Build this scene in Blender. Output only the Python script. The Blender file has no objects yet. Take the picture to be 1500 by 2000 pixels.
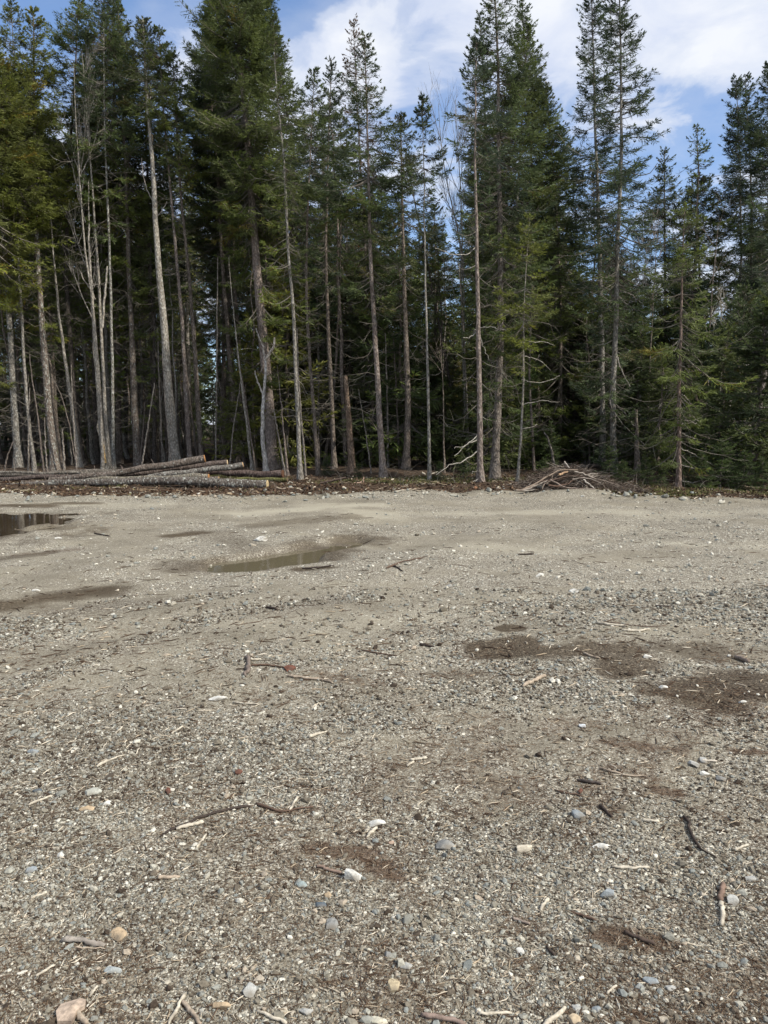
import bpy, math
import numpy as np
from mathutils import Vector

S = bpy.context.scene
COL = S.collection
# ------------------------------------------------------------------ camera
CAMH, F, HOR = 1.6, 1444.4, 825.0
PITCH = math.atan((1000 - HOR) / F)
cam = bpy.data.objects.new('camera', bpy.data.cameras.new('camera'))
COL.objects.link(cam)
cam.location = (0, 0, CAMH)
cam.rotation_euler = (math.pi / 2 - PITCH, 0, 0)
cam.data.sensor_width = 36
cam.data.lens = 36 * F / 2000
cam.data.clip_start = 0.05
cam.data.clip_end = 3000
S.camera = cam
# ------------------------------------------------------------------ light
SUN = Vector((0.66, -0.34, 0.78)).normalized()
EL = math.asin(SUN.z)
AZ = math.atan2(SUN.x, SUN.y)
S.view_settings.view_transform = 'Standard'
S.view_settings.look = 'None'
S.view_settings.exposure = 0.6
S.view_settings.gamma = 1.0
S.cycles.max_bounces = 5
S.cycles.diffuse_bounces = 3
S.cycles.glossy_bounces = 2
S.cycles.transmission_bounces = 3
S.cycles.caustics_reflective = False
S.cycles.caustics_refractive = False
S.cycles.sample_clamp_indirect = 4.0
S.cycles.use_denoising = True
sl = bpy.data.lights.new('sun', 'SUN')
sl.energy = 3.6
sl.angle = math.radians(1.2)
sl.color = (1.0, 0.95, 0.87)
so = bpy.data.objects.new('sun', sl)
COL.objects.link(so)
so.rotation_euler = (-SUN).to_track_quat('-Z', 'Y').to_euler()
W = bpy.data.worlds.new('World')
S.world = W
W.use_nodes = True


class NT:
    """tiny node-tree writer"""
    def __init__(s, tree):
        s.t = tree
        for n in list(tree.nodes):
            tree.nodes.remove(n)

    def n(s, kind, **kw):
        o = s.t.nodes.new(kind)
        ins = kw.pop('ins', {})
        for k, v in kw.items():
            setattr(o, k, v)
        for k, v in ins.items():
            if isinstance(v, bpy.types.NodeSocket):
                s.t.links.new(v, o.inputs[k])
            else:
                o.inputs[k].default_value = v
        return o

    def math(s, op, a, b=0.0, c=None, clamp=False):
        d = {0: a, 1: b}
        if c is not None:
            d[2] = c
        return s.n('ShaderNodeMath', operation=op, use_clamp=clamp, ins=d).outputs[0]

    def vmath(s, op, a, b=(0, 0, 0)):
        return s.n('ShaderNodeVectorMath', operation=op, ins={0: a, 1: b}).outputs[0]

    def noise(s, vec, scale, detail=3, rough=0.55, dist=0.0):
        return s.n('ShaderNodeTexNoise', ins={'Vector': vec, 'Scale': scale, 'Detail': detail, 'Roughness': rough, 'Distortion': dist}).outputs[0]

    def ramp(s, fac, stops, interp='LINEAR'):
        r = s.n('ShaderNodeValToRGB', ins={0: fac})
        r.color_ramp.interpolation = interp
        e = r.color_ramp.elements
        while len(e) < len(stops):
            e.new(0.5)
        for i, (p, c) in enumerate(stops):
            e[i].position = p
            if isinstance(c, (int, float)):
                c = (c, c, c)
            e[i].color = (*c, 1)
        return r.outputs[0]

    def mix(s, fac, a, b, mode='MIX'):
        m = s.n('ShaderNodeMix', data_type='RGBA', blend_type=mode, clamp_factor=True)
        for k, v in ((0, fac), (6, a), (7, b)):
            if isinstance(v, bpy.types.NodeSocket):
                s.t.links.new(v, m.inputs[k])
            elif k == 0:
                m.inputs[0].default_value = v
            else:
                m.inputs[k].default_value = (*v, 1) if len(v) == 3 else v
        return m.outputs[2]

    def link(s, a, b):
        s.t.links.new(a, b)


w = NT(W.node_tree)
sky = w.n('ShaderNodeTexSky', sky_type='NISHITA', sun_disc=False, sun_elevation=EL, sun_rotation=AZ,
          altitude=100, air_density=1.0, dust_density=0.3, ozone_density=2.5)
hs = w.n('ShaderNodeHueSaturation', ins={'Saturation': 1.12, 'Value': 1.0, 'Color': w.mix(1.0, sky.outputs[0], (0.95, 1.08, 1.22), 'MULTIPLY')})
tc = w.n('ShaderNodeTexCoord').outputs['Generated']
sx = w.n('ShaderNodeSeparateXYZ', ins={0: tc})
den = w.math('ADD', w.math('MAXIMUM', sx.outputs[2], 0.0), 0.22)
cv = w.n('ShaderNodeCombineXYZ', ins={0: w.math('DIVIDE', sx.outputs[0], den), 1: w.math('DIVIDE', sx.outputs[1], den), 2: 0.35}).outputs[0]
big = w.noise(cv, 1.3, 5, 0.55, 0.3)
fine = w.noise(cv, 5.2, 7, 0.58, 0.35)
dens = w.math('ADD', w.math('MULTIPLY', big, 0.45), w.math('MULTIPLY', fine, 0.55))


def skyspot(az, el, radius, amount):
    """a thicker or thinner area of the cloud cover towards a compass direction"""
    global dens
    a, e_ = math.radians(az), math.radians(el)
    v = (math.sin(a) * math.cos(e_), math.cos(a) * math.cos(e_), math.sin(e_))
    d = w.n('ShaderNodeVectorMath', operation='DISTANCE', ins={0: tc, 1: v}).outputs['Value']
    q = w.math('DIVIDE', d, radius)
    gss = w.math('EXPONENT', w.math('MULTIPLY', w.math('MULTIPLY', q, q), -1.0))
    dens = w.math('ADD', dens, w.math('MULTIPLY', gss, amount))


for sp_ in ((-19, 28, .10, -.20), (-6.5, 28, .065, -.22), (-25, 30, .12, -.2), (22, 20, .045, -.09), (26, 18, .06, -.10), (17, 17, .045, -.09), (20, 23, .04, -.06), (13, 27, .03, -.05), (24, 23, .05, .08), (1.5, 23.5, .03, -.05), (24, 27.5, .03, -.12),
            (9, 25, .12, .09), (19, 26.5, .10, .08), (11, 21, .05, -.09), (5, 20, .05, -.08), (-2, 24, .05, .06), (-6, 23, .07, .10), (-15, 25, .05, .10), (29, 23, .05, .06), (3, 14, .08, -.06), (-20, 10, .2, -.1), (15, 9, .15, -.08)):
    skyspot(*sp_)
cl = w.ramp(dens, [(0.26, 0.16), (0.42, 0.32), (0.485, 0.66), (0.54, 0.90), (0.62, 1.0)], 'EASE')
cshade = w.ramp(w.math('ADD', w.math('MULTIPLY', w.noise(cv, 2.6, 4, 0.5, 0.2), 0.5), w.math('MULTIPLY', w.noise(cv, 8.0, 7, 0.6, 0.4), 0.5)), [(0.36, (4.3, 4.8, 6.1)), (0.62, (6.1, 6.3, 6.7))])
skyc = w.mix(cl, hs.outputs[0], cshade)
bg = w.n('ShaderNodeBackground', ins={0: skyc, 1: 0.1})
w.link(bg.outputs[0], w.n('ShaderNodeOutputWorld').inputs[0])

# ------------------------------------------------------------------ helpers
CP, SP = math.cos(PITCH), math.sin(PITCH)


def at(px, py, Y):
    """the world point at depth Y seen at photo pixel px, py"""
    dx = (px - 750) / F
    dz = -(py - 1000) / F
    ry = CP + dz * SP
    rz = -SP + dz * CP
    k = Y / ry
    return np.array([dx * k, Y, CAMH + rz * k])


def yg(py):
    dz = -(py - 1000) / F
    return (CP + dz * SP) * CAMH / -(-SP + dz * CP)


def gp(px, py):
    Y = yg(py)
    p = at(px, py, Y)
    return p[0], p[1]


def hash2(ix, iy, seed):
    h = (ix.astype(np.int64) * 374761393 + iy.astype(np.int64) * 668265263 + seed * 974634777) & 0x7fffffff
    h = ((h ^ (h >> 13)) * 1274126177) & 0x7fffffff
    h = h ^ (h >> 16)
    return (h & 0xffff) / 65535.0


def vnoise(x, y, seed=0):
    x = np.asarray(x, float)
    y = np.asarray(y, float)
    ix, iy = np.floor(x), np.floor(y)
    fx, fy = x - ix, y - iy
    fx = fx * fx * (3 - 2 * fx)
    fy = fy * fy * (3 - 2 * fy)
    a = hash2(ix, iy, seed)
    b = hash2(ix + 1, iy, seed)
    c = hash2(ix, iy + 1, seed)
    d = hash2(ix + 1, iy + 1, seed)
    return (a + (b - a) * fx) * (1 - fy) + (c + (d - c) * fx) * fy


def fbm(x, y, seed=0, octv=4):
    s, a, t = 0, 1.0, 0
    for i in range(octv):
        s = s + a * vnoise(x * 2 ** i, y * 2 ** i, seed + i * 17)
        t += a
        a *= 0.5
    return s / t


def sm(a, b, x):
    t = np.clip((x - a) / (b - a), 0, 1)
    return t * t * (3 - 2 * t)


# the border between the gravel and the forest soil, measured along the photo
_ex, _ey = zip(*[gp(a, b) for a, b in ((-500, 960), (0, 961), (150, 971), (400, 969), (700, 967), (900, 964), (1000, 961),
                                       (1100, 958), (1200, 967), (1330, 972), (1500, 975), (2000, 978))])


def edge_y(x):
    return np.interp(x, _ex, _ey)


def seg_blob(x, y, p0, p1, wd, seed, rough=0.5, fr=2.0, soft=(0.55, 1.05)):
    """soft stain along a line between two photo pixels, 1 inside to 0 outside"""
    a, b = np.array(gp(*p0)), np.array(gp(*p1))
    d = b - a
    L2 = max((d * d).sum(), 1e-6)
    t = np.clip(((x - a[0]) * d[0] + (y - a[1]) * d[1]) / L2, 0, 1)
    r = np.hypot(x - a[0] - t * d[0], y - a[1] - t * d[1])
    r = r + (fbm(x * fr, y * fr, seed, 4) - 0.5) * wd * rough * 2
    return 1 - sm(wd * soft[0], wd * soft[1], r)


PUD = [((480, 1097), (560, 1087), 0.50, 0.085), ((550, 1083), (680, 1054), 0.42, 0.08),
       ((-330, 1031), (-150, 1032), 2.25, 0.13)]


def hgt(x, y):
    x = np.asarray(x, float)
    y = np.asarray(y, float)
    h = (fbm(x * 0.35, y * 0.35, 3, 3) - 0.5) * 0.10
    h = h + (fbm(x * 1.6, y * 1.6, 9, 3) - 0.5) * 0.035
    h = h + (fbm(x * 7.0, y * 7.0, 19, 3) - 0.5) * 0.012
    # tyre ruts running diagonally over the lot
    u = x * 0.86 - y * 0.5
    h = h + 0.018 * np.sin(u * 1.9 + 1.3 * fbm(x * 0.3, y * 0.3, 31, 2) * 3) * sm(5, 7, y) * (1 - sm(13, 16, y))
    h = h * sm(0.0, 3.0, y)
    for p0, p1, wd, dp in PUD:
        h = h - dp * seg_blob(x, y, p0, p1, wd, 77, 0.35, 1.6)
    e = edge_y(x)
    h = h + np.exp(-((y - e + .35) / .45) ** 2) * (fbm(x * 1.9, y * 1.9, 71, 3) - .25) * .13
    s = sm(e - 0.6, e + 0.5, y)
    bm = np.exp(-((y - e - 0.9) / 0.9) ** 2)
    h = h + s * (fbm(x * 0.8, y * 0.8, 41, 4) - 0.42) * 0.22 + bm * 0.10 * fbm(x * 1.4, y * 1.4, 51, 3)
    h = h + s * (fbm(x * 5, y * 5, 61, 2) - 0.5) * 0.05
    mx, my = gp(1130, 966)
    h = h + 0.13 * np.exp(-((x - mx) / 0.9) ** 2 - ((y - my) / 0.45) ** 2)
    return h


def h1(x, y):
    return float(hgt(np.array([x]), np.array([y]))[0])


def new_mesh(name, V, Q=None, T=None, mq=None, mt=None, attrs=None, mats=(), smooth=False):
    me = bpy.data.meshes.new(name)
    V = np.ascontiguousarray(V, np.float32)
    Q = np.zeros((0, 4), np.int32) if Q is None else np.asarray(Q, np.int32)
    T = np.zeros((0, 3), np.int32) if T is None else np.asarray(T, np.int32)
    me.vertices.add(len(V))
    me.vertices.foreach_set('co', V.ravel())
    nl = Q.size + T.size
    me.loops.add(nl)
    me.loops.foreach_set('vertex_index', np.concatenate([Q.ravel(), T.ravel()]).astype(np.int32))
    npoly = len(Q) + len(T)
    me.polygons.add(npoly)
    st = np.concatenate([np.arange(len(Q)) * 4, Q.size + np.arange(len(T)) * 3]).astype(np.int32)
    me.polygons.foreach_set('loop_start', st)
    if mq is not None or mt is not None:
        mi = np.concatenate([np.zeros(len(Q), np.int32) if mq is None else mq, np.zeros(len(T), np.int32) if mt is None else mt])
        me.polygons.foreach_set('material_index', mi.astype(np.int32))
    for m in mats:
        me.materials.append(m)
    if attrs:
        for k, v in attrs.items():
            a = me.attributes.new(k, 'FLOAT', 'POINT')
            a.data.foreach_set('value', np.asarray(v, np.float32))
    me.update(calc_edges=True)
    me.polygons.foreach_set('use_smooth', np.full(npoly, smooth))
    return me


def obj(name, me, parent=None, loc=None, color=None, **props):
    o = bpy.data.objects.new(name, me)
    COL.objects.link(o)
    if parent is not None:
        o.parent = parent
    if loc is not None:
        o.location = loc
    if color is not None:
        o.color = color
    for k, v in props.items():
        o[k] = v
    return o


def tubes(P, R, sides, seed=0, wob=0.0):
    """P (B,K,3) centre lines, R (B,K) radii -> verts, quads (open ended)"""
    P = np.asarray(P, float)
    R = np.asarray(R, float)
    B, K, _ = P.shape
    T = np.gradient(P, axis=1)
    T /= np.linalg.norm(T, axis=2, keepdims=True) + 1e-9
    ref = np.where(np.abs(T[:, :1, 2:3]) > 0.8, np.array([[[1.0, 0.03, 0]]]), np.array([[[0.02, 0.03, 1.0]]]))
    U = np.cross(T, np.broadcast_to(ref, T.shape))
    U /= np.linalg.norm(U, axis=2, keepdims=True) + 1e-9
    Vv = np.cross(T, U)
    a = np.arange(sides) / sides * 2 * np.pi
    ca, sa = np.cos(a), np.sin(a)
    rr = R[:, :, None] * np.ones(sides)
    if wob:
        g = np.random.default_rng(seed)
        rr = rr * (1 + g.normal(0, wob, rr.shape))
    pts = P[:, :, None, :] + rr[..., None] * (ca[:, None] * U[:, :, None, :] + sa[:, None] * Vv[:, :, None, :])
    V = pts.reshape(-1, 3)
    b = (np.arange(B) * K * sides)[:, None, None]
    k = (np.arange(K - 1) * sides)[None, :, None]
    s = np.arange(sides)[None, None, :]
    s2 = (s + 1) % sides
    Q = np.stack([b + k + s, b + k + s2, b + k + sides + s2, b + k + sides + s], -1).reshape(-1, 4)
    return V, Q


def kites(p, d, L, wv):
    """leaf-like quads: base p, unit dir d, length L, half-width vector wv"""
    L = L[:, None]
    a = p
    m = p + d * L * 0.42
    e = p + d * L
    V = np.stack([a, m + wv, e, m - wv], 1).reshape(-1, 3)
    Q = np.arange(len(p) * 4).reshape(-1, 4)
    return V, Q


def unit(v):
    return v / (np.linalg.norm(v, axis=-1, keepdims=True) + 1e-9)


# ------------------------------------------------------------------ materials
def mat(name):
    m = bpy.data.materials.new(name)
    m.use_nodes = True
    return m, NT(m.node_tree)


def finish(t, color, rough=0.8, bump=None, bs=0.5, bd=0.02, spec=0.25, sub=None):
    p = t.n('ShaderNodeBsdfPrincipled', ins={'Roughness': rough, 'Specular IOR Level': spec})
    if isinstance(color, bpy.types.NodeSocket):
        t.link(color, p.inputs['Base Color'])
    else:
        p.inputs['Base Color'].default_value = (*color, 1)
    if bump is not None:
        b = t.n('ShaderNodeBump', ins={'Strength': bs, 'Distance': bd, 'Height': bump})
        t.link(b.outputs[0], p.inputs['Normal'])
    out = p.outputs[0]
    if sub is not None:
        tr = t.n('ShaderNodeBsdfTranslucent', ins={'Color': color})
        out = t.n('ShaderNodeMixShader', ins={0: sub, 1: out, 2: tr.outputs[0]}).outputs[0]
    t.link(out, t.n('ShaderNodeOutputMaterial').inputs[0])
    return p


# bark: colour of the object, its alpha = how much pale lichen
BARK, t = mat('bark')
oi = t.n('ShaderNodeObjectInfo')
co = t.n('ShaderNodeTexCoord').outputs['Object']
rnd = t.n('ShaderNodeVectorMath', operation='ADD', ins={0: co}).outputs[0]
off = t.n('ShaderNodeVectorMath', operation='SCALE', ins={0: (31.0, 17.0, 9.0), 'Scale': oi.outputs['Random']})
pos = t.vmath('ADD', co, off.outputs[0])
st_ = t.vmath('MULTIPLY', pos, (1, 1, 0.28))
n1 = t.noise(st_, 38, 4, 0.65)
n2 = t.noise(pos, 7, 3, 0.5)
n3 = t.noise(t.vmath('MULTIPLY', pos, (1, 1, 0.6)), 17, 4, 0.6)
base = t.mix(1.0, oi.outputs['Color'], t.ramp(n1, [(0.25, 0.45), (0.45, 1.08), (0.6, 1.45), (0.78, 2.0)]), 'MULTIPLY')
base = t.mix(1.0, base, t.ramp(n2, [(0.3, (0.78, 0.74, 0.70)), (0.7, (1.2, 1.2, 1.2))]), 'MULTIPLY')
thr = t.math('SUBTRACT', 0.78, t.math('MULTIPLY', oi.outputs['Alpha'], 0.42))
lich = t.math('MULTIPLY', t.math('SUBTRACT', n3, thr), 14.0, clamp=True)
lcol = t.ramp(t.noise(pos, 30, 2), [(0.3, (0.30, 0.31, 0.26)), (0.7, (0.56, 0.55, 0.49))])
colr = t.mix(lich, base, lcol)
spk = t.n('ShaderNodeTexVoronoi', feature='F1', ins={'Vector': t.vmath('MULTIPLY', pos, (1, 1, 0.8)), 'Scale': 9.0})
sk = t.n('ShaderNodeSeparateColor', ins={0: spk.outputs['Color']}).outputs[0]
spm = t.math('MULTIPLY', t.math('LESS_THAN', spk.outputs['Distance'], t.math('MULTIPLY', sk, 0.30)), t.math('LESS_THAN', sk, t.math('ADD', 0.15, oi.outputs['Alpha'])))
spm = t.math('MULTIPLY', spm, t.math('GREATER_THAN', oi.outputs['Alpha'], 0.28))
colr = t.mix(t.math('MULTIPLY', spm, 0.8), colr, (0.62, 0.61, 0.55))
scl = t.n('ShaderNodeTexVoronoi', feature='F1', ins={'Vector': t.vmath('MULTIPLY', pos, (1, 1, 0.45)), 'Scale': 26.0})
colr = t.mix(t.ramp(scl.outputs['Distance'], [(0.35, 0.0), (0.62, 0.55)]), colr, t.mix(1.0, oi.outputs['Color'], (0.30, 0.27, 0.24), 'MULTIPLY'))
finish(t, colr, 0.9, t.math('SUBTRACT', t.math('ADD', n1, t.math('MULTIPLY', lich, 0.25)), scl.outputs['Distance']), 0.8, 0.025, 0.15)

TWIG, t = mat('dry_twig')
co = t.n('ShaderNodeTexCoord').outputs['Object']
oi = t.n('ShaderNodeObjectInfo')
nn = t.noise(co, 3.0, 3)
finish(t, t.ramp(nn, [(0.3, (0.07, 0.058, 0.046)), (0.5, (0.135, 0.118, 0.095)), (0.75, (0.27, 0.25, 0.21))]), 0.9, spec=0.1)

NEED, t = mat('conifer_needles')
oi = t.n('ShaderNodeObjectInfo')
at_ = t.n('ShaderNodeAttribute', attribute_name='tint').outputs['Fac']
co = t.n('ShaderNodeTexCoord').outputs['Object']
r1 = t.ramp(at_, [(0.0, (0.55, 0.60, 0.75)), (0.5, (1.0, 1.0, 1.0)), (0.95, (1.42, 1.50, 0.95)), (1.0, (1.7, 1.15, 0.85))])
cN = t.mix(1.0, oi.outputs['Color'], r1, 'MULTIPLY')
cN = t.mix(1.0, cN, t.ramp(t.noise(co, 0.9, 2), [(0.3, (0.72, 0.76, 0.82)), (0.7, (1.22, 1.24, 1.05))]), 'MULTIPLY')
finish(t, cN, 0.62, spec=0.22, sub=0.34)

WOODCUT, t = mat('cut_wood')
co = t.n('ShaderNodeTexCoord').outputs['Object']
oi = t.n('ShaderNodeObjectInfo')
ring = t.noise(co, 40, 3)
finish(t, t.mix(1.0, oi.outputs['Color'], t.ramp(ring, [(0.3, 0.6), (0.7, 1.25)]), 'MULTIPLY'), 0.8, ring, 0.3, 0.01)

STICK, t = mat('weathered_wood')
co = t.n('ShaderNodeTexCoord').outputs['Object']
oi = t.n('ShaderNodeObjectInfo')
a1 = t.noise(t.vmath('MULTIPLY', co, (1, 1, 1)), 60, 4, 0.6)
a2 = t.noise(co, 14, 3, 0.6)
cc = t.mix(1.0, oi.outputs['Color'], t.ramp(a1, [(0.3, 0.55), (0.55, 1.0), (0.75, 1.25)]), 'MULTIPLY')
cc = t.mix(t.ramp(a2, [(0.52, 0.0), (0.66, 0.65)]), cc, (0.07, 0.05, 0.038))
finish(t, cc, 0.85, a1, 0.6, 0.004, 0.15)

STONE, t = mat('stone')
co = t.n('ShaderNodeTexCoord').outputs['Object']
oi = t.n('ShaderNodeObjectInfo')
a1 = t.noise(co, 55, 5, 0.65)
a2 = t.noise(co, 16, 3, 0.6)
cc = t.mix(1.0, oi.outputs['Color'], t.ramp(a1, [(0.28, 0.5), (0.5, 0.95), (0.72, 1.25)]), 'MULTIPLY')
cc = t.mix(t.ramp(a2, [(0.45, 0.0), (0.66, 0.75)]), cc, (0.15, 0.125, 0.09))
finish(t, cc, 0.85, a1, 0.6, 0.006, 0.25)

GRAV, t = mat('gravel_stones')
at_ = t.n('ShaderNodeAttribute', attribute_name='tint').outputs['Fac']
co = t.n('ShaderNodeTexCoord').outputs['Object']
stops = [(0.0, (0.050, 0.037, 0.026)), (0.16, (0.105, 0.085, 0.062)), (0.32, (0.165, 0.143, 0.106)), (0.48, (0.23, 0.210, 0.162)),
         (0.60, (0.205, 0.215, 0.195)), (0.74, (0.31, 0.30, 0.245)), (0.86, (0.42, 0.39, 0.31)), (0.95, (0.34, 0.275, 0.20)), (1.0, (0.56, 0.53, 0.44))]
cc = t.mix(1.0, t.ramp(at_, stops), t.ramp(t.noise(co, 130, 3), [(0.3, 0.68), (0.7, 1.25)]), 'MULTIPLY')
finish(t, cc, 0.9, spec=0.15)

LITT, t = mat('forest_litter')
at_ = t.n('ShaderNodeAttribute', attribute_name='tint').outputs['Fac']
finish(t, t.ramp(at_, [(0.0, (0.030, 0.017, 0.010)), (0.4, (0.080, 0.050, 0.032)), (0.62, (0.150, 0.098, 0.062)), (0.78, (0.25, 0.19, 0.125)),
                       (0.9, (0.42, 0.34, 0.235)), (1.0, (0.62, 0.55, 0.43))]), 0.9, spec=0.1)

BRUSH, t = mat('brushwood')
at_ = t.n('ShaderNodeAttribute', attribute_name='tint').outputs['Fac']
finish(t, t.ramp(at_, [(0.0, (0.035, 0.024, 0.018)), (0.4, (0.10, 0.074, 0.056)), (0.62, (0.18, 0.145, 0.115)), (0.85, (0.34, 0.30, 0.25))]), 0.9, spec=0.1)

MOSS, t = mat('moss_and_grass')
at_ = t.n('ShaderNodeAttribute', attribute_name='tint').outputs['Fac']
finish(t, t.ramp(at_, [(0.0, (0.035, 0.055, 0.015)), (0.45, (0.10, 0.11, 0.032)), (0.7, (0.20, 0.175, 0.075)), (1.0, (0.36, 0.30, 0.17))]), 0.8, spec=0.15)

REFLW, t = mat('puddle_dark_reflection')
geo = t.n('ShaderNodeNewGeometry').outputs['Position']
pw = t.n('ShaderNodeBsdfPrincipled', ins={'Base Color': (0.040, 0.028, 0.016, 1), 'Roughness': 0.03, 'IOR': 1.333})  # base colour darkened to stand for the dark forest reflected in the water
bb = t.n('ShaderNodeBump', ins={'Strength': 0.05, 'Distance': 0.01, 'Height': t.noise(geo, 7, 2)})
t.link(bb.outputs[0], pw.inputs['Normal'])
t.link(pw.outputs[0], t.n('ShaderNodeOutputMaterial').inputs[0])
WATER, t = mat('puddle_water')
geo = t.n('ShaderNodeNewGeometry').outputs['Position']
pw = t.n('ShaderNodeBsdfPrincipled', ins={'Base Color': (0.115, 0.097, 0.060, 1), 'Roughness': 0.035, 'IOR': 1.333, 'Specular IOR Level': 0.5})
bb = t.n('ShaderNodeBump', ins={'Strength': 0.06, 'Distance': 0.01, 'Height': t.noise(geo, 9, 2)})
t.link(bb.outputs[0], pw.inputs['Normal'])
t.link(pw.outputs[0], t.n('ShaderNodeOutputMaterial').inputs[0])

# ground: gravel to soil
GROUND, t = mat('gravel_ground')
P = t.n('ShaderNodeNewGeometry').outputs['Position']
flat = t.vmath('MULTIPLY', P, (1, 1, 0.3))


def attr(n):
    return t.n('ShaderNodeAttribute', attribute_name=n).outputs['Fac']


pale = attr('pale')
wet, soil, lit, mossa, coarse = attr('wet'), attr('soil'), attr('litter'), attr('moss'), attr('coarse')
wrp = t.n('ShaderNodeTexNoise', ins={'Vector': flat, 'Scale': 30.0, 'Detail': 2.0})
flatw = t.vmath('ADD', flat, t.n('ShaderNodeVectorMath', operation='SCALE', ins={0: wrp.outputs['Color'], 'Scale': 0.02}).outputs[0])


def vor(scale, rnds=1.0, src=None):
    return t.n('ShaderNodeTexVoronoi', feature='F1', ins={'Vector': src or flatw, 'Scale': scale, 'Randomness': rnds})


v1, v2, v3 = vor(150.0), vor(58.0), vor(21.0)


def cellv(v):
    return t.n('ShaderNodeSeparateColor', ins={0: v.outputs['Color']}).outputs[0]


grains = [(0.0, (0.050, 0.036, 0.026)), (0.22, (0.105, 0.085, 0.062)), (0.45, (0.180, 0.157, 0.118)), (0.65, (0.235, 0.215, 0.168)),
          (0.80, (0.31, 0.29, 0.235)), (0.92, (0.44, 0.41, 0.335)), (1.0, (0.60, 0.57, 0.47))]
c1 = t.ramp(cellv(v1), grains)
c2 = t.ramp(cellv(v2), grains)
c3 = t.ramp(cellv(v3), [(0.0, (0.17, 0.15, 0.115)), (0.5, (0.27, 0.255, 0.205)), (1.0, (0.60, 0.57, 0.48))])
bl = t.noise(flat, 1.3, 4, 0.6)
bl2 = t.noise(flat, 5.0, 4, 0.65)
m2 = t.math('MULTIPLY', t.ramp(t.math('ADD', cellv(v2), t.math('MULTIPLY', t.math('SUBTRACT', coarse, 0.5), 0.9)), [(0.52, 0.0), (0.6, 1.0)]), t.ramp(v2.outputs['Distance'], [(0.40, 1.0), (0.5, 0.0)]))
col = t.mix(m2, c1, c2)
m3 = t.math('MULTIPLY', t.ramp(t.math('ADD', cellv(v3), t.math('MULTIPLY', t.math('SUBTRACT', coarse, 0.5), 0.5)), [(0.76, 0.0), (0.8, 1.0)]), t.ramp(v3.outputs['Distance'], [(0.26, 1.0), (0.33, 0.0)]))
col = t.mix(m3, col, c3)
# fine packed sand where there are few stones
sand = t.ramp(t.noise(flat, 240, 2), [(0.3, (0.135, 0.116, 0.084)), (0.7, (0.265, 0.24, 0.18))])
smask = t.math('MULTIPLY', t.ramp(t.math('SUBTRACT', bl2, t.math('MULTIPLY', t.math('SUBTRACT', coarse, 0.5), 0.5)), [(0.48, 0.0), (0.68, 0.6)]), t.math('SUBTRACT', 1.0, m3))
col = t.mix(smask, col, sand)
col = t.mix(1.0, col, t.ramp(bl, [(0.28, (0.78, 0.765, 0.73)), (0.5, (1.0, 0.99, 0.97)), (0.72, (1.17, 1.165, 1.12))]), 'MULTIPLY')
col = t.mix(t.math('MULTIPLY', pale, 0.55), col, (0.40, 0.365, 0.275))
# reddish brown needle litter and bark crumbs
col = t.mix(1.0, col, (1.12, 1.12, 1.12), 'MULTIPLY')
lf = t.noise(flat, 70, 4, 0.7)
lcol = t.ramp(lf, [(0.3, (0.045, 0.026, 0.016)), (0.55, (0.105, 0.066, 0.042)), (0.72, (0.24, 0.175, 0.115))])
lm = t.ramp(t.math('ADD', lit, t.math('MULTIPLY', t.math('SUBTRACT', t.noise(flat, 26, 4, 0.75), 0.5), 1.1)), [(0.45, 0.0), (0.95, 0.8)])
col = t.mix(lm, col, lcol)
# forest soil
sn = t.noise(flat, 9, 5, 0.7)
scol = t.ramp(sn, [(0.25, (0.022, 0.014, 0.009)), (0.5, (0.066, 0.045, 0.030)), (0.66, (0.125, 0.09, 0.058)), (0.8, (0.22, 0.17, 0.115))])
scol = t.mix(t.ramp(t.math('ADD', mossa, t.math('MULTIPLY', t.math('SUBTRACT', bl2, 0.5), 0.8)), [(0.45, 0.0), (0.65, 0.9)]), scol,
             t.ramp(lf, [(0.3, (0.045, 0.05, 0.014)), (0.7, (0.14, 0.135, 0.04))]))
sfac = t.ramp(t.math('ADD', soil, t.math('MULTIPLY', t.math('SUBTRACT', bl2, 0.5), 0.5)), [(0.4, 0.0), (0.6, 1.0)])
col = t.mix(sfac, col, scol)
wm = t.ramp(t.math('ADD', wet, t.math('MULTIPLY', t.math('SUBTRACT', t.noise(flat, 12, 4, 0.7), 0.5), 0.3)), [(0.12, 0.0), (0.55, 0.6), (1.0, 1.0)])
col = t.mix(wm, col, t.mix(1.0, col, (0.36, 0.31, 0.26), 'MULTIPLY'))
hb = t.math('ADD', t.math('MULTIPLY', t.math('SUBTRACT', 0.6, v1.outputs['Distance']), 0.35),
            t.math('MULTIPLY', m2, t.math('SUBTRACT', 0.7, v2.outputs['Distance'])))
hb = t.math('ADD', hb, t.math('MULTIPLY', m3, t.math('MULTIPLY', t.math('SUBTRACT', 0.5, v3.outputs['Distance']), 3.0)))
hb = t.math('ADD', hb, t.math('MULTIPLY', sfac, t.math('MULTIPLY', lf, 1.6)))
rough = t.math('SUBTRACT', 0.92, t.math('MULTIPLY', wm, 0.35))
pp = finish(t, col, 0.9, hb, 0.9, 0.012, 0.2)
t.link(rough, pp.inputs['Roughness'])

# ------------------------------------------------------------------ ground
nx, ny = 620, 860
ux = np.linspace(-1, 1, nx)
gx = np.sinh(ux * 5.6) / np.sinh(5.6) * 260
vy = np.linspace(0, 1, ny)
gy = -6 + 1.0 * (np.exp(vy * 5.9) - 1)
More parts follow.
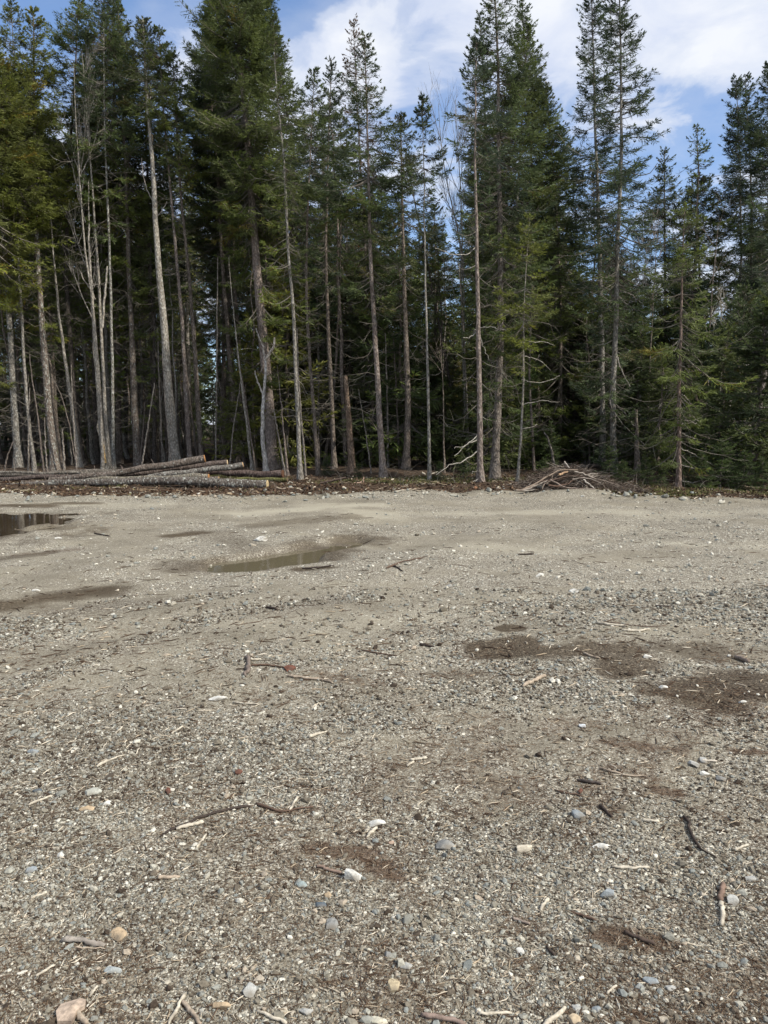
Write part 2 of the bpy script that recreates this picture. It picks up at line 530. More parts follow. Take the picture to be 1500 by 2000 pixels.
# finer rows between 1 m and 30 m
rows = np.concatenate([np.linspace(-6, 1.2, 12)[:-1], 1.2 * np.exp(np.linspace(0, math.log(32 / 1.2), 640))[:-1], 32 * np.exp(np.linspace(0, math.log(600 / 32), 120))])
gx = np.concatenate([-np.geomspace(9, 320, 90)[::-1][:-1], np.linspace(-9, 9, 560), np.geomspace(9, 320, 90)[1:]])
X, Y = np.meshgrid(gx, rows)
Z = hgt(X, Y)
far = sm(60, 200, np.hypot(X, Y))
Z = Z * (1 - far)
nxx, nyy = len(gx), len(rows)
i = np.arange(nxx - 1)[None, :] + np.arange(nyy - 1)[:, None] * nxx
Q = np.stack([i, i + 1, i + 1 + nxx, i + nxx], -1).reshape(-1, 4)
x, y = X.ravel(), Y.ravel()
wetv = np.zeros_like(x)
for p0, p1, wd, sd, am in (((985, 1268), (1015, 1262), 0.27, 1, 1.4), ((985, 1226), (1008, 1225), 0.10, 2, 1.3), ((1060, 1272), (1240, 1266), 0.17, 3, .95),
                           ((1150, 1262), (1235, 1290), 0.24, 4, .9), ((1190, 1290), (1215, 1310), 0.16, 22, 1.), ((1300, 1262), (1380, 1275), 0.30, 5, .72), ((1340, 1350), (1490, 1345), 0.30, 6, 1.35),
                           ((1360, 1375), (1420, 1385), 0.2, 7, 1.1), ((1440, 1330), (1560, 1350), 0.27, 8, 1.), ((1270, 1350), (1320, 1352), 0.14, 23, .9), ((0, 1180), (200, 1148), 0.30, 9, 1.),
                           ((190, 1150), (240, 1142), 0.15, 10, .8), ((345, 1043), (400, 1040), 0.28, 11, 1.0), ((405, 1099), (620, 1086), 0.6, 12, .75),
                           ((590, 1112), (640, 1110), 0.14, 13, 1.), ((-330, 1031), (-140, 1032), 2.6, 14, 1.), ((20, 988), (80, 988), 0.4, 15, 1.), ((110, 984), (180, 984), 0.3, 16, .9),
                           ((560, 1085), (700, 1050), 0.6, 17, .8), ((500, 1025), (680, 1010), 0.4, 18, .5), ((0, 1085), (90, 1075), 0.25, 19, .6), ((830, 1310), (930, 1312), .14, 24, .5),
                           ((100, 1190), (320, 1165), .3, 25, .4), ((420, 1040), (520, 1085), .4, 26, .4), ((40, 1290), (300, 1250), .3, 27, .3), ((470, 1200), (640, 1170), .3, 28, .3)):
    wetv = np.maximum(wetv, am * seg_blob(x, y, p0, p1, wd, 100 + sd, 0.6, 3.5, (0.5, 1.08) if sd in (1, 2, 6, 7, 4, 22, 8) else (0.30, 1.25)))
litv = np.zeros_like(x)
for p0, p1, wd, am in (((590, 1640), (720, 1655), 0.07, 1.), ((720, 1655), (775, 1700), 0.06, 1.15), ((560, 1515), (650, 1530), 0.04, .9), ((520, 1570), (610, 1568), 0.04, .9),
                       ((1180, 1445), (1340, 1460), 0.10, .85), ((1270, 1530), (1330, 1545), 0.07, 1.), ((1440, 1470), (1520, 1475), 0.05, 1.),
                       ((1180, 1825), (1290, 1835), 0.07, .95), ((1000, 1790), (1070, 1800), 0.06, .7), ((1240, 1980), (1330, 1990), 0.05, 1.), ((1190, 1490), (1290, 1520), 0.05, .8),
                       ((620, 1310), (720, 1330), 0.12, .7), ((870, 1310), (930, 1310), 0.1, .6), ((1000, 1870), (1060, 1880), 0.04, .8), ((640, 1920), (670, 1920), 0.025, .8),
                       ((1330, 1560), (1420, 1600), 0.05, .6), ((860, 1480), (1000, 1500), 0.1, .45), ((30, 1078), (150, 1068), 0.2, .7), ((500, 1380), (580, 1395), 0.1, .5),
                       ((1240, 1750), (1360, 1770), 0.09, .6), ((60, 1640), (200, 1660), 0.1, .35), ((770, 1700), (850, 1760), 0.05, .55)):
    litv = np.maximum(litv, am * seg_blob(x, y, p0, p1, wd, 200 + int(wd * 1000), 0.95, 9.0, (0.2, 1.3)))
litv = np.maximum(litv, (0.52 + .12 * sm(-.5, 1, x)) * sm(0.45, 0.70, fbm(x * 2.6, y * 2.6, 300, 5)) * (1 - sm(4, 7, y)))
e = edge_y(x)
soilv = sm(e - 0.25, e + 0.2, y + (fbm(x * 2.2, y * 2.2, 310, 4) - 0.5) * 0.9)
soilv = np.where(y > 30, 1.0, soilv)
soilv = np.maximum(soilv, 0.9 * seg_blob(x, y, (880, 963), (1000, 961), .3, 311))
mossv = np.zeros_like(x)
for p0, p1, wd in (((790, 940), (1050, 940), 1.6), ((420, 932), (520, 932), 0.9), ((1230, 960), (1520, 965), 1.3), ((640, 940), (740, 938), 0.7), ((0, 958), (60, 960), 0.25), ((150, 955), (230, 955), 0.2)):
    mossv = np.maximum(mossv, seg_blob(x, y, p0, p1, wd, 400, 0.7, 1.2))
crs = sm(0.35, 0.65, fbm(x * 0.7 + y * 0.25, y * 0.9, 500, 4)) * 0.7 + 0.3 * fbm(x * 4, y * 4, 510, 2)
crs = np.maximum(crs, seg_blob(x, y, (1350, 1025), (1520, 1050), 1.1, 520, .7, 1.5))
crs = np.clip(crs + 0.25 * (1 - sm(2.5, 4.5, y)), 0, 1)
for p0, p1, wd in (((-20, 1235), (330, 1135), .16), ((330, 1135), (640, 1120), .2), ((0, 1345), (420, 1200), .12), ((420, 1200), (700, 1165), .2), ((240, 1180), (480, 1150), .2), ((900, 1100), (1300, 1060), .3), ((1000, 1180), (1400, 1160), .3)):
    crs = np.maximum(crs, .95 * seg_blob(x, y, p0, p1, wd, 560, .9, 3.0, (.3, 1.3)))
pal = np.zeros_like(x)
for p0, p1, wd, am in (((470, 1000), (700, 990), .55, 1.), ((600, 985), (760, 1010), .5, .8), ((830, 1000), (1250, 1000), .45, .7), ((0, 985), (300, 985), .45, .6), ((1250, 1005), (1500, 1000), .5, .5), ((430, 1200), (560, 1220), .2, .3), ((1280, 1060), (1500, 1075), .3, .5), ((920, 1070), (1080, 1080), .35, .5), ((600, 1215), (900, 1200), .35, .3)):
    pal = np.maximum(pal, 1.15 * am * seg_blob(x, y, p0, p1, wd, 580, .9, 1.4, (.1, 1.4)))
GATTR = dict(pale=pal, wet=wetv, soil=soilv, litter=litv, moss=mossv, coarse=crs)
me = new_mesh('ground', np.stack([x, y, Z.ravel()], 1), Q, attrs=GATTR, mats=[GROUND], smooth=True)
obj('ground', me, kind='structure')


def grid_val(field, px, py):
    """sample a ground attribute at world x, y"""
    F_ = field.reshape(nyy, nxx)
    ix = np.clip(np.searchsorted(gx, px), 0, nxx - 1)
    iy = np.clip(np.searchsorted(rows, py), 0, nyy - 1)
    return F_[iy, ix]


# puddles: water sheets lying in the hollows
for lab, p0, p1, rad, lvl in (('', (500, 1092), (670, 1056), 1.0, -0.030), ('', (-330, 1031), (-150, 1032), 2.8, -0.045)):
    a, b = np.array(gp(*p0)), np.array(gp(*p1))
    c = (a + b) / 2
    L = np.linalg.norm(b - a) / 2 + rad
    d = (b - a) / np.linalg.norm(b - a)
    n_ = np.array([-d[1], d[0]])
    # level relative to the surrounding ground
    base_h = min(h1(a[0], a[1]), h1(b[0], b[1]))
    lev = base_h + (0.066 if rad < 2 else 0.082)
    ang = np.linspace(0, 2 * np.pi, 49)[:-1]
    V = np.stack([c[0] + d[0] * L * np.cos(ang) + n_[0] * rad * np.sin(ang), c[1] + d[1] * L * np.cos(ang) + n_[1] * rad * np.sin(ang), np.full(48, lev)], 1)
    V = np.vstack([V, [[c[0], c[1], lev]]])
    T = np.stack([np.arange(48), (np.arange(48) + 1) % 48, np.full(48, 48)], 1)
    obj('puddle', new_mesh('puddle', V, T=T, mats=[REFLW if rad > 2 else WATER]), kind='structure')

# ------------------------------------------------------------------ conifer builders
NEEDLE = 0


def crown_mesh(name, fx, fy, z0, z1, R, seed, nb=260, droop=0.25, power=0.8, bare=0.34, fill=1.0, tw=1.0, lobes=0.55, dead=0.02, M=26, leaf=0.9, side=None, low=0.22):
    """branches with sprays of needles along a trunk axis x=fx(z), y=fy(z)"""
    g = np.random.default_rng(seed)
    H = z1 - z0
    nb = int(nb)
    tt = g.random(nb) ** 0.92
    tt = np.round(tt * H / 0.34) * 0.34 / H + g.normal(0, 0.006, nb)
    tt = np.clip(tt, 0, 0.995)
    topx = g.random(nb) < 0.22
    tt = np.where(topx, 1 - 0.42 * g.random(nb), tt)
    lw = (g.random(nb) < low) & ~topx
    tt = np.where(lw, -g.random(nb) * min(0.55, (z0 - 0.3) / H) if z0 > 1.2 else tt, tt)
    tp_ = np.clip(tt, 0, 1)
    azi = g.random(nb) * 2 * np.pi
    prof = (1 - tp_) ** power * np.minimum(1, 0.55 + tp_ * 4.0)
    lob = 1 - lobes + 2 * lobes * fbm(azi * 1.1 + 50 + np.sin(azi) * 2, tt * H * 0.9, seed, 2)
    L = R * prof * g.uniform(0.62, 1.12, nb) * lob + 0.10 + 0.1 * (1 - tp_)
    L *= np.where(g.random(nb) < 0.10, 1.42, 1.0)
    if side is not None:
        L *= 1 + side[1] * np.cos(azi - side[0])
        L = np.maximum(L, 0.1)
    el = -droop * (1 - tp_) + 0.62 * tp_ ** 1.8 + g.normal(0, 0.10, nb)
    K = 6
    s = np.linspace(0, 1, K)[None, :]
    rad = np.stack([np.cos(azi), np.sin(azi), np.zeros(nb)], 1)
    zc = z0 + tt * H
    o = np.stack([fx(zc), fy(zc), zc], 1)
    sagv = (0.16 + 0.10 * g.random(nb)) * (1 - tp_)
    up = 0.22 * g.random(nb) + 0.06
    az2 = g.normal(0, 0.18, nb)[:, None] * s
    hx = np.cos(azi[:, None] + az2)
    hy = np.sin(azi[:, None] + az2)
    horiz = L[:, None] * s * np.cos(el)[:, None]
    zz = L[:, None] * (s * np.sin(el)[:, None] - sagv[:, None] * np.sin(s * np.pi * 0.8) + up[:, None] * s ** 3)
    Pb = o[:, None, :] + np.stack([horiz * hx, horiz * hy, zz], -1)
    Rb = (0.004 + 0.011 * L[:, None]) * (1 - 0.85 * s)
    Vt, Qt = tubes(Pb, Rb, 3)
    # dry inner twigs where the needles have dropped
    nd = nb * 5
    bj = np.repeat(np.arange(nb), 5)
    sj = g.uniform(.05, .62, nd) * (K - 1)
    ij = np.clip(sj.astype(int), 0, K - 2)
    fj = (sj - ij)[:, None]
    pj = Pb[bj, ij] * (1 - fj) + Pb[bj, ij + 1] * fj
    dj = unit(unit(Pb[bj, ij + 1] - Pb[bj, ij]) * .7 + unit(g.normal(0, 1, (nd, 3)) * [1, 1, .6]))
    lj = np.minimum(L[bj] * g.uniform(.15, .45, nd), .6)
    sj3 = np.linspace(0, 1, 3)[None, :, None]
    Pj = pj[:, None, :] + dj[:, None, :] * lj[:, None, None] * sj3
    Pj[:, :, 2] -= lj[:, None] * .25 * sj3[..., 0] ** 2
    Vj, Qj = tubes(Pj, np.tile(np.array([.0042, .003, .0015]), (nd, 1)), 3)
    Qt = np.vstack([Qt, Qj + len(Vt)])
    Vt = np.vstack([Vt, Vj])
    # twigs
    st = bare + (1 - bare) * (np.arange(M)[None, :] + g.random((nb, M))) / M
    keep = g.random((nb, M)) < np.clip(L[:, None] * (1 - bare) / (M * 0.034), 0.30, 1.0) * fill
    bi, mi = np.nonzero(keep)
    sv = st[bi, mi]
    fi = sv * (K - 1)
    i0 = np.clip(fi.astype(int), 0, K - 2)
    fr = (fi - i0)[:, None]
    p = Pb[bi, i0] * (1 - fr) + Pb[bi, i0 + 1] * fr
    tg = unit(Pb[bi, i0 + 1] - Pb[bi, i0])
    sd = unit(np.cross(tg, [0, 0, 1.0]))
    sgn = np.where((mi % 2) == 0, 1.0, -1.0)[:, None]
    fw = g.uniform(0.35, 1.0, len(bi))[:, None]
    d = unit(tg * fw + sd * sgn * g.uniform(0.5, 1.0, len(bi))[:, None] + np.array([0, 0, 1.0]) * g.normal(-0.12, 0.17, len(bi))[:, None])
    tl = np.minimum(0.42 * L[bi] + 0.06, 0.50) * (1.15 - 0.75 * sv) * g.uniform(0.6, 1.25, len(bi)) * tw
    n = len(bi)
    rv = unit(g.normal(0, 0.6, (n, 3)) + np.array([0, 0, 1.2]))
    wv = unit(np.cross(d, rv))
    btint = np.clip(g.normal(0.5, 0.2, nb), 0.02, 0.92)
    btint = np.where(tt < 0.12, np.minimum(btint + 0.22, 0.95), btint)  # sunlit look painted into the lowest boughs: brighter, yellower tint
    btint = np.where(g.random(nb) < dead, 1.0, btint)
    allV, allT = [], []
    v, _ = kites(p, d, tl, wv * 0.015 * leaf)
    allV.append(v)
    allT.append(np.repeat(btint[bi], 4))
    # side sprigs
    for u_, sg, ln in ((0.12, -1, .5), (0.24, 1, 0.50), (0.36, -1, 0.46), (0.48, 1, 0.42), (0.60, -1, 0.38), (0.74, 1, 0.32), (0.88, -1, 0.26)):
        pp_ = p + d * (tl * u_)[:, None] + np.array([0, 0, -1.0]) * (tl * 0.05)[:, None]
        j = g.normal(0, 0.2, (n, 3))
        d2 = unit(d * 0.75 + wv * sg * 0.65 + j)
        l2 = tl * ln * g.uniform(0.6, 1.3, n)
        w2 = unit(np.cross(d2, unit(rv + g.normal(0, 0.7, (n, 3))))) * (np.clip(l2 * 0.11, 0.008, 0.017) * leaf)[:, None]
        v, _ = kites(pp_, d2, l2, w2)
        allV.append(v)
        allT.append(np.repeat(np.clip(btint[bi] + g.normal(0, 0.07, n), 0, 1), 4))
    # tips of the branches
    tp = Pb[:, -1]
    td = unit(Pb[:, -1] - Pb[:, -2])
    for q in range(3):
        d3 = unit(td + g.normal(0, 0.35, (nb, 3)) * (q > 0))
        v, _ = kites(tp - td * 0.03, d3, np.full(nb, 0.11), unit(np.cross(d3, unit(g.normal(0, 1, (nb, 3))))) * 0.022 * leaf)
        allV.append(v)
        allT.append(np.repeat(btint, 4))
    VN = np.vstack(allV)
    TN = np.concatenate(allT)
    QN = np.arange(len(VN)).reshape(-1, 4)
    # leader spike
    nl = 46
    zl = z1 - 0.75 * g.random(nl) ** 1.3
    al = g.random(nl) * 6.28
    dl = unit(np.stack([np.cos(al), np.sin(al), g.uniform(.4, 1.3, nl)], 1))
    ll = 0.05 + 0.20 * (z1 - zl)
    v, _ = kites(np.stack([fx(zl), fy(zl), zl], 1), dl, ll, unit(np.cross(dl, g.normal(0, 1, (nl, 3)))) * 0.014)
    VN = np.vstack([VN, v])
    TN = np.concatenate([TN, np.full(nl * 4, .4)])
    QN = np.arange(len(VN)).reshape(-1, 4)
    V = np.vstack([VN, Vt])
    Q = np.vstack([QN, Qt + len(VN)])
    mq = np.concatenate([np.zeros(len(QN), np.int32), np.ones(len(Qt), np.int32)])
    tint = np.concatenate([TN, np.zeros(len(Vt))])
    return new_mesh(name, V, Q, mq=mq, attrs={'tint': tint}, mats=[NEED, TWIG])


def bare_mesh(name, fx, fy, fr_, z0, z1, seed, per_m=7.0, Lm=0.8, mats=(TWIG,), droop=0.35, tw=5, rmul=0.85):
    """dead dry branches left on the lower trunk"""
    g = np.random.default_rng(seed)
    n = max(3, int((z1 - z0) * per_m * 1.5))
    Lm = Lm * 1.1
    zc = g.uniform(z0, z1, n)
    azi = g.random(n) * 2 * np.pi
    L = Lm * g.uniform(0.25, 1.3, n) ** 1.2
    K = 6
    s = np.linspace(0, 1, K)[None, :]
    el = g.normal(0.05, 0.35, n)
    az2 = azi[:, None] + g.normal(0, 0.5, n)[:, None] * s
    bend = np.where(g.random(n) < .25, g.uniform(-.6, .2, n), g.uniform(0.1, 1.1, n)) * droop
    hz = L[:, None] * s * np.cos(el)[:, None]
    zz = L[:, None] * (s * np.sin(el)[:, None] - bend[:, None] * np.sin(s * np.pi * 0.75) + 0.35 * bend[:, None] * s ** 2)
    o = np.stack([fx(zc), fy(zc), zc], 1)
    Pb = o[:, None, :] + np.stack([hz * np.cos(az2), hz * np.sin(az2), zz], -1)
    Pb[:, 1:] += np.cumsum(g.normal(0, 0.03, (n, K - 1, 3)), 1) * L[:, None, None]
    Rb = (0.0035 + 0.0075 * L[:, None]) * (1 - 0.75 * s) * rmul
    V, Q = tubes(Pb, Rb, 3)
    nt = n * tw
    bi = np.repeat(np.arange(n), tw)
    sv = g.uniform(0.35, 0.95, nt) * (K - 1)
    i0 = np.clip(sv.astype(int), 0, K - 2)
    f_ = (sv - i0)[:, None]
    p = Pb[bi, i0] * (1 - f_) + Pb[bi, i0 + 1] * f_
    tg = unit(Pb[bi, i0 + 1] - Pb[bi, i0])
    d = unit(tg + unit(g.normal(0, 1, (nt, 3))) * 0.8)
    l2 = L[bi] * g.uniform(0.15, 0.45, nt)
    s2 = np.linspace(0, 1, 3)[None, :, None]
    P2 = p[:, None, :] + d[:, None, :] * l2[:, None, None] * s2
    P2[:, :, 2] -= (l2[:, None] * 0.2 * s2[..., 0] ** 2)
    V2, Q2 = tubes(P2, np.tile(np.array([0.004, 0.003, 0.0015]), (nt, 1)) * rmul, 3)
    return new_mesh(name, np.vstack([V, V2]), np.vstack([Q, Q2 + len(V)]), mats=list(mats))


def trunk_mesh(name, Pc, Rc, seed, sides=10, cap=False):
    V, Q = tubes(Pc[None], Rc[None], sides, seed, 0.045)
    T = None
    if cap:
        n = len(V)
        V = np.vstack([V, Pc[-1:] + np.array([[0, 0, Rc[-1] * 0.8]])])
        k = n - sides + np.arange(sides)
        T = np.stack([k, n - sides + (np.arange(sides) + 1) % sides, np.full(sides, n)], 1)
    return new_mesh(name, V, Q, T, mats=[BARK], smooth=True)


def plant(kind, label, cat, pix, wpx, Y=None, crown=None, bark=(0.17, 0.15, 0.13), lichen=0.3, bare=(0.6, 6, 0.8), group=None, seed=1, flare=0.45, top_r=0.12, yw=0.15, cut=False):
    """one tree measured in the photo: pix = trunk centre line from foot to tip"""
    g = np.random.default_rng(seed)
    Y = Y or yg(pix[0][1])
    pts = np.array([at(a, b, Y) for a, b in pix])
    hb = h1(pts[0, 0], Y)
    zt = pts[-1, 2]
    z = np.concatenate([[hb - 0.12], np.linspace(hb + 0.05, zt, 26)])
    zs = pts[:, 2].copy()
    zs[0] = hb
    xx = np.interp(z, zs, pts[:, 0])
    xx = np.convolve(np.pad(xx, 1, mode='edge'), [0.25, 0.5, 0.25], 'valid')
    ph = g.random() * 6
    yy = Y + yw * np.sin(z * 0.33 + ph) - yw * math.sin(ph + 0.33 * hb)
    xx = xx + g.normal(0, 0.006, len(xx))
    root = obj(kind, None, loc=(float(xx[0]), float(Y), hb), label=label, category=cat)
    if group:
        root['group'] = group
    x0, y0 = float(xx[0]), float(Y)
    r0 = wpx * 0.5 * Y / F
    tt = np.clip((z - hb) / max(zt - hb, 0.1), 0, 1)
    r = r0 * ((1 - tt) ** 1.0 * (1 - top_r) + top_r) * (1 + flare * 1.5 * np.exp(-np.maximum(z - hb, 0) / 0.2))
    Pc = np.stack([xx - x0, yy - y0, z - hb], 1)
    fx = lambda q: np.interp(q, Pc[:, 2], Pc[:, 0])
    fy = lambda q: np.interp(q, Pc[:, 2], Pc[:, 1])
    fr_ = lambda q: np.interp(q, Pc[:, 2], r)
    o = obj('trunk', trunk_mesh('trunk', Pc, r, seed, cap=cut), root, color=(*bark, lichen))
    if crown:
        cy, hw, colr, kw = crown
        z0 = max(0.15, at(pix[0][0], cy, Y)[2] - hb)
        R = hw * Y / F
        z1 = zt - hb
        nb = kw.pop('nb', None) or int(min(430, max(90, 32 * (z1 - z0) * min(1.5, (0.5 + R * 0.45)))))
        c = crown_mesh('crown', fx, fy, z0, z1, R, seed + 1, nb=nb, **kw)
        obj('crown', c, root, color=(*colr, 1))
    if bare:
        b0, dens_, Lm = bare
        zt2 = (z0 + (zt - hb - z0) * 0.35) if crown else (zt - hb) * 0.97
        if zt2 > b0 + 0.2:
            obj('dead_branches', bare_mesh('dead_branches', fx, fy, fr_, b0, zt2, seed + 2, dens_, Lm), root, kind='stuff')
    return root


OL = (0.160, 0.168, 0.050)
MG = (0.120, 0.138, 0.052)
DG = (0.092, 0.112, 0.056)
BG_ = (0.080, 0.100, 0.062)
GY = (0.095, 0.100, 0.055)
RB = (0.12, 0.075, 0.05)
GREYB = (0.25, 0.235, 0.205)
PALEB = (0.31, 0.285, 0.24)
BRNB = (0.185, 0.155, 0.128)
DRKB = (0.095, 0.082, 0.070)
PNKB = (0.235, 0.195, 0.168)
D = dict

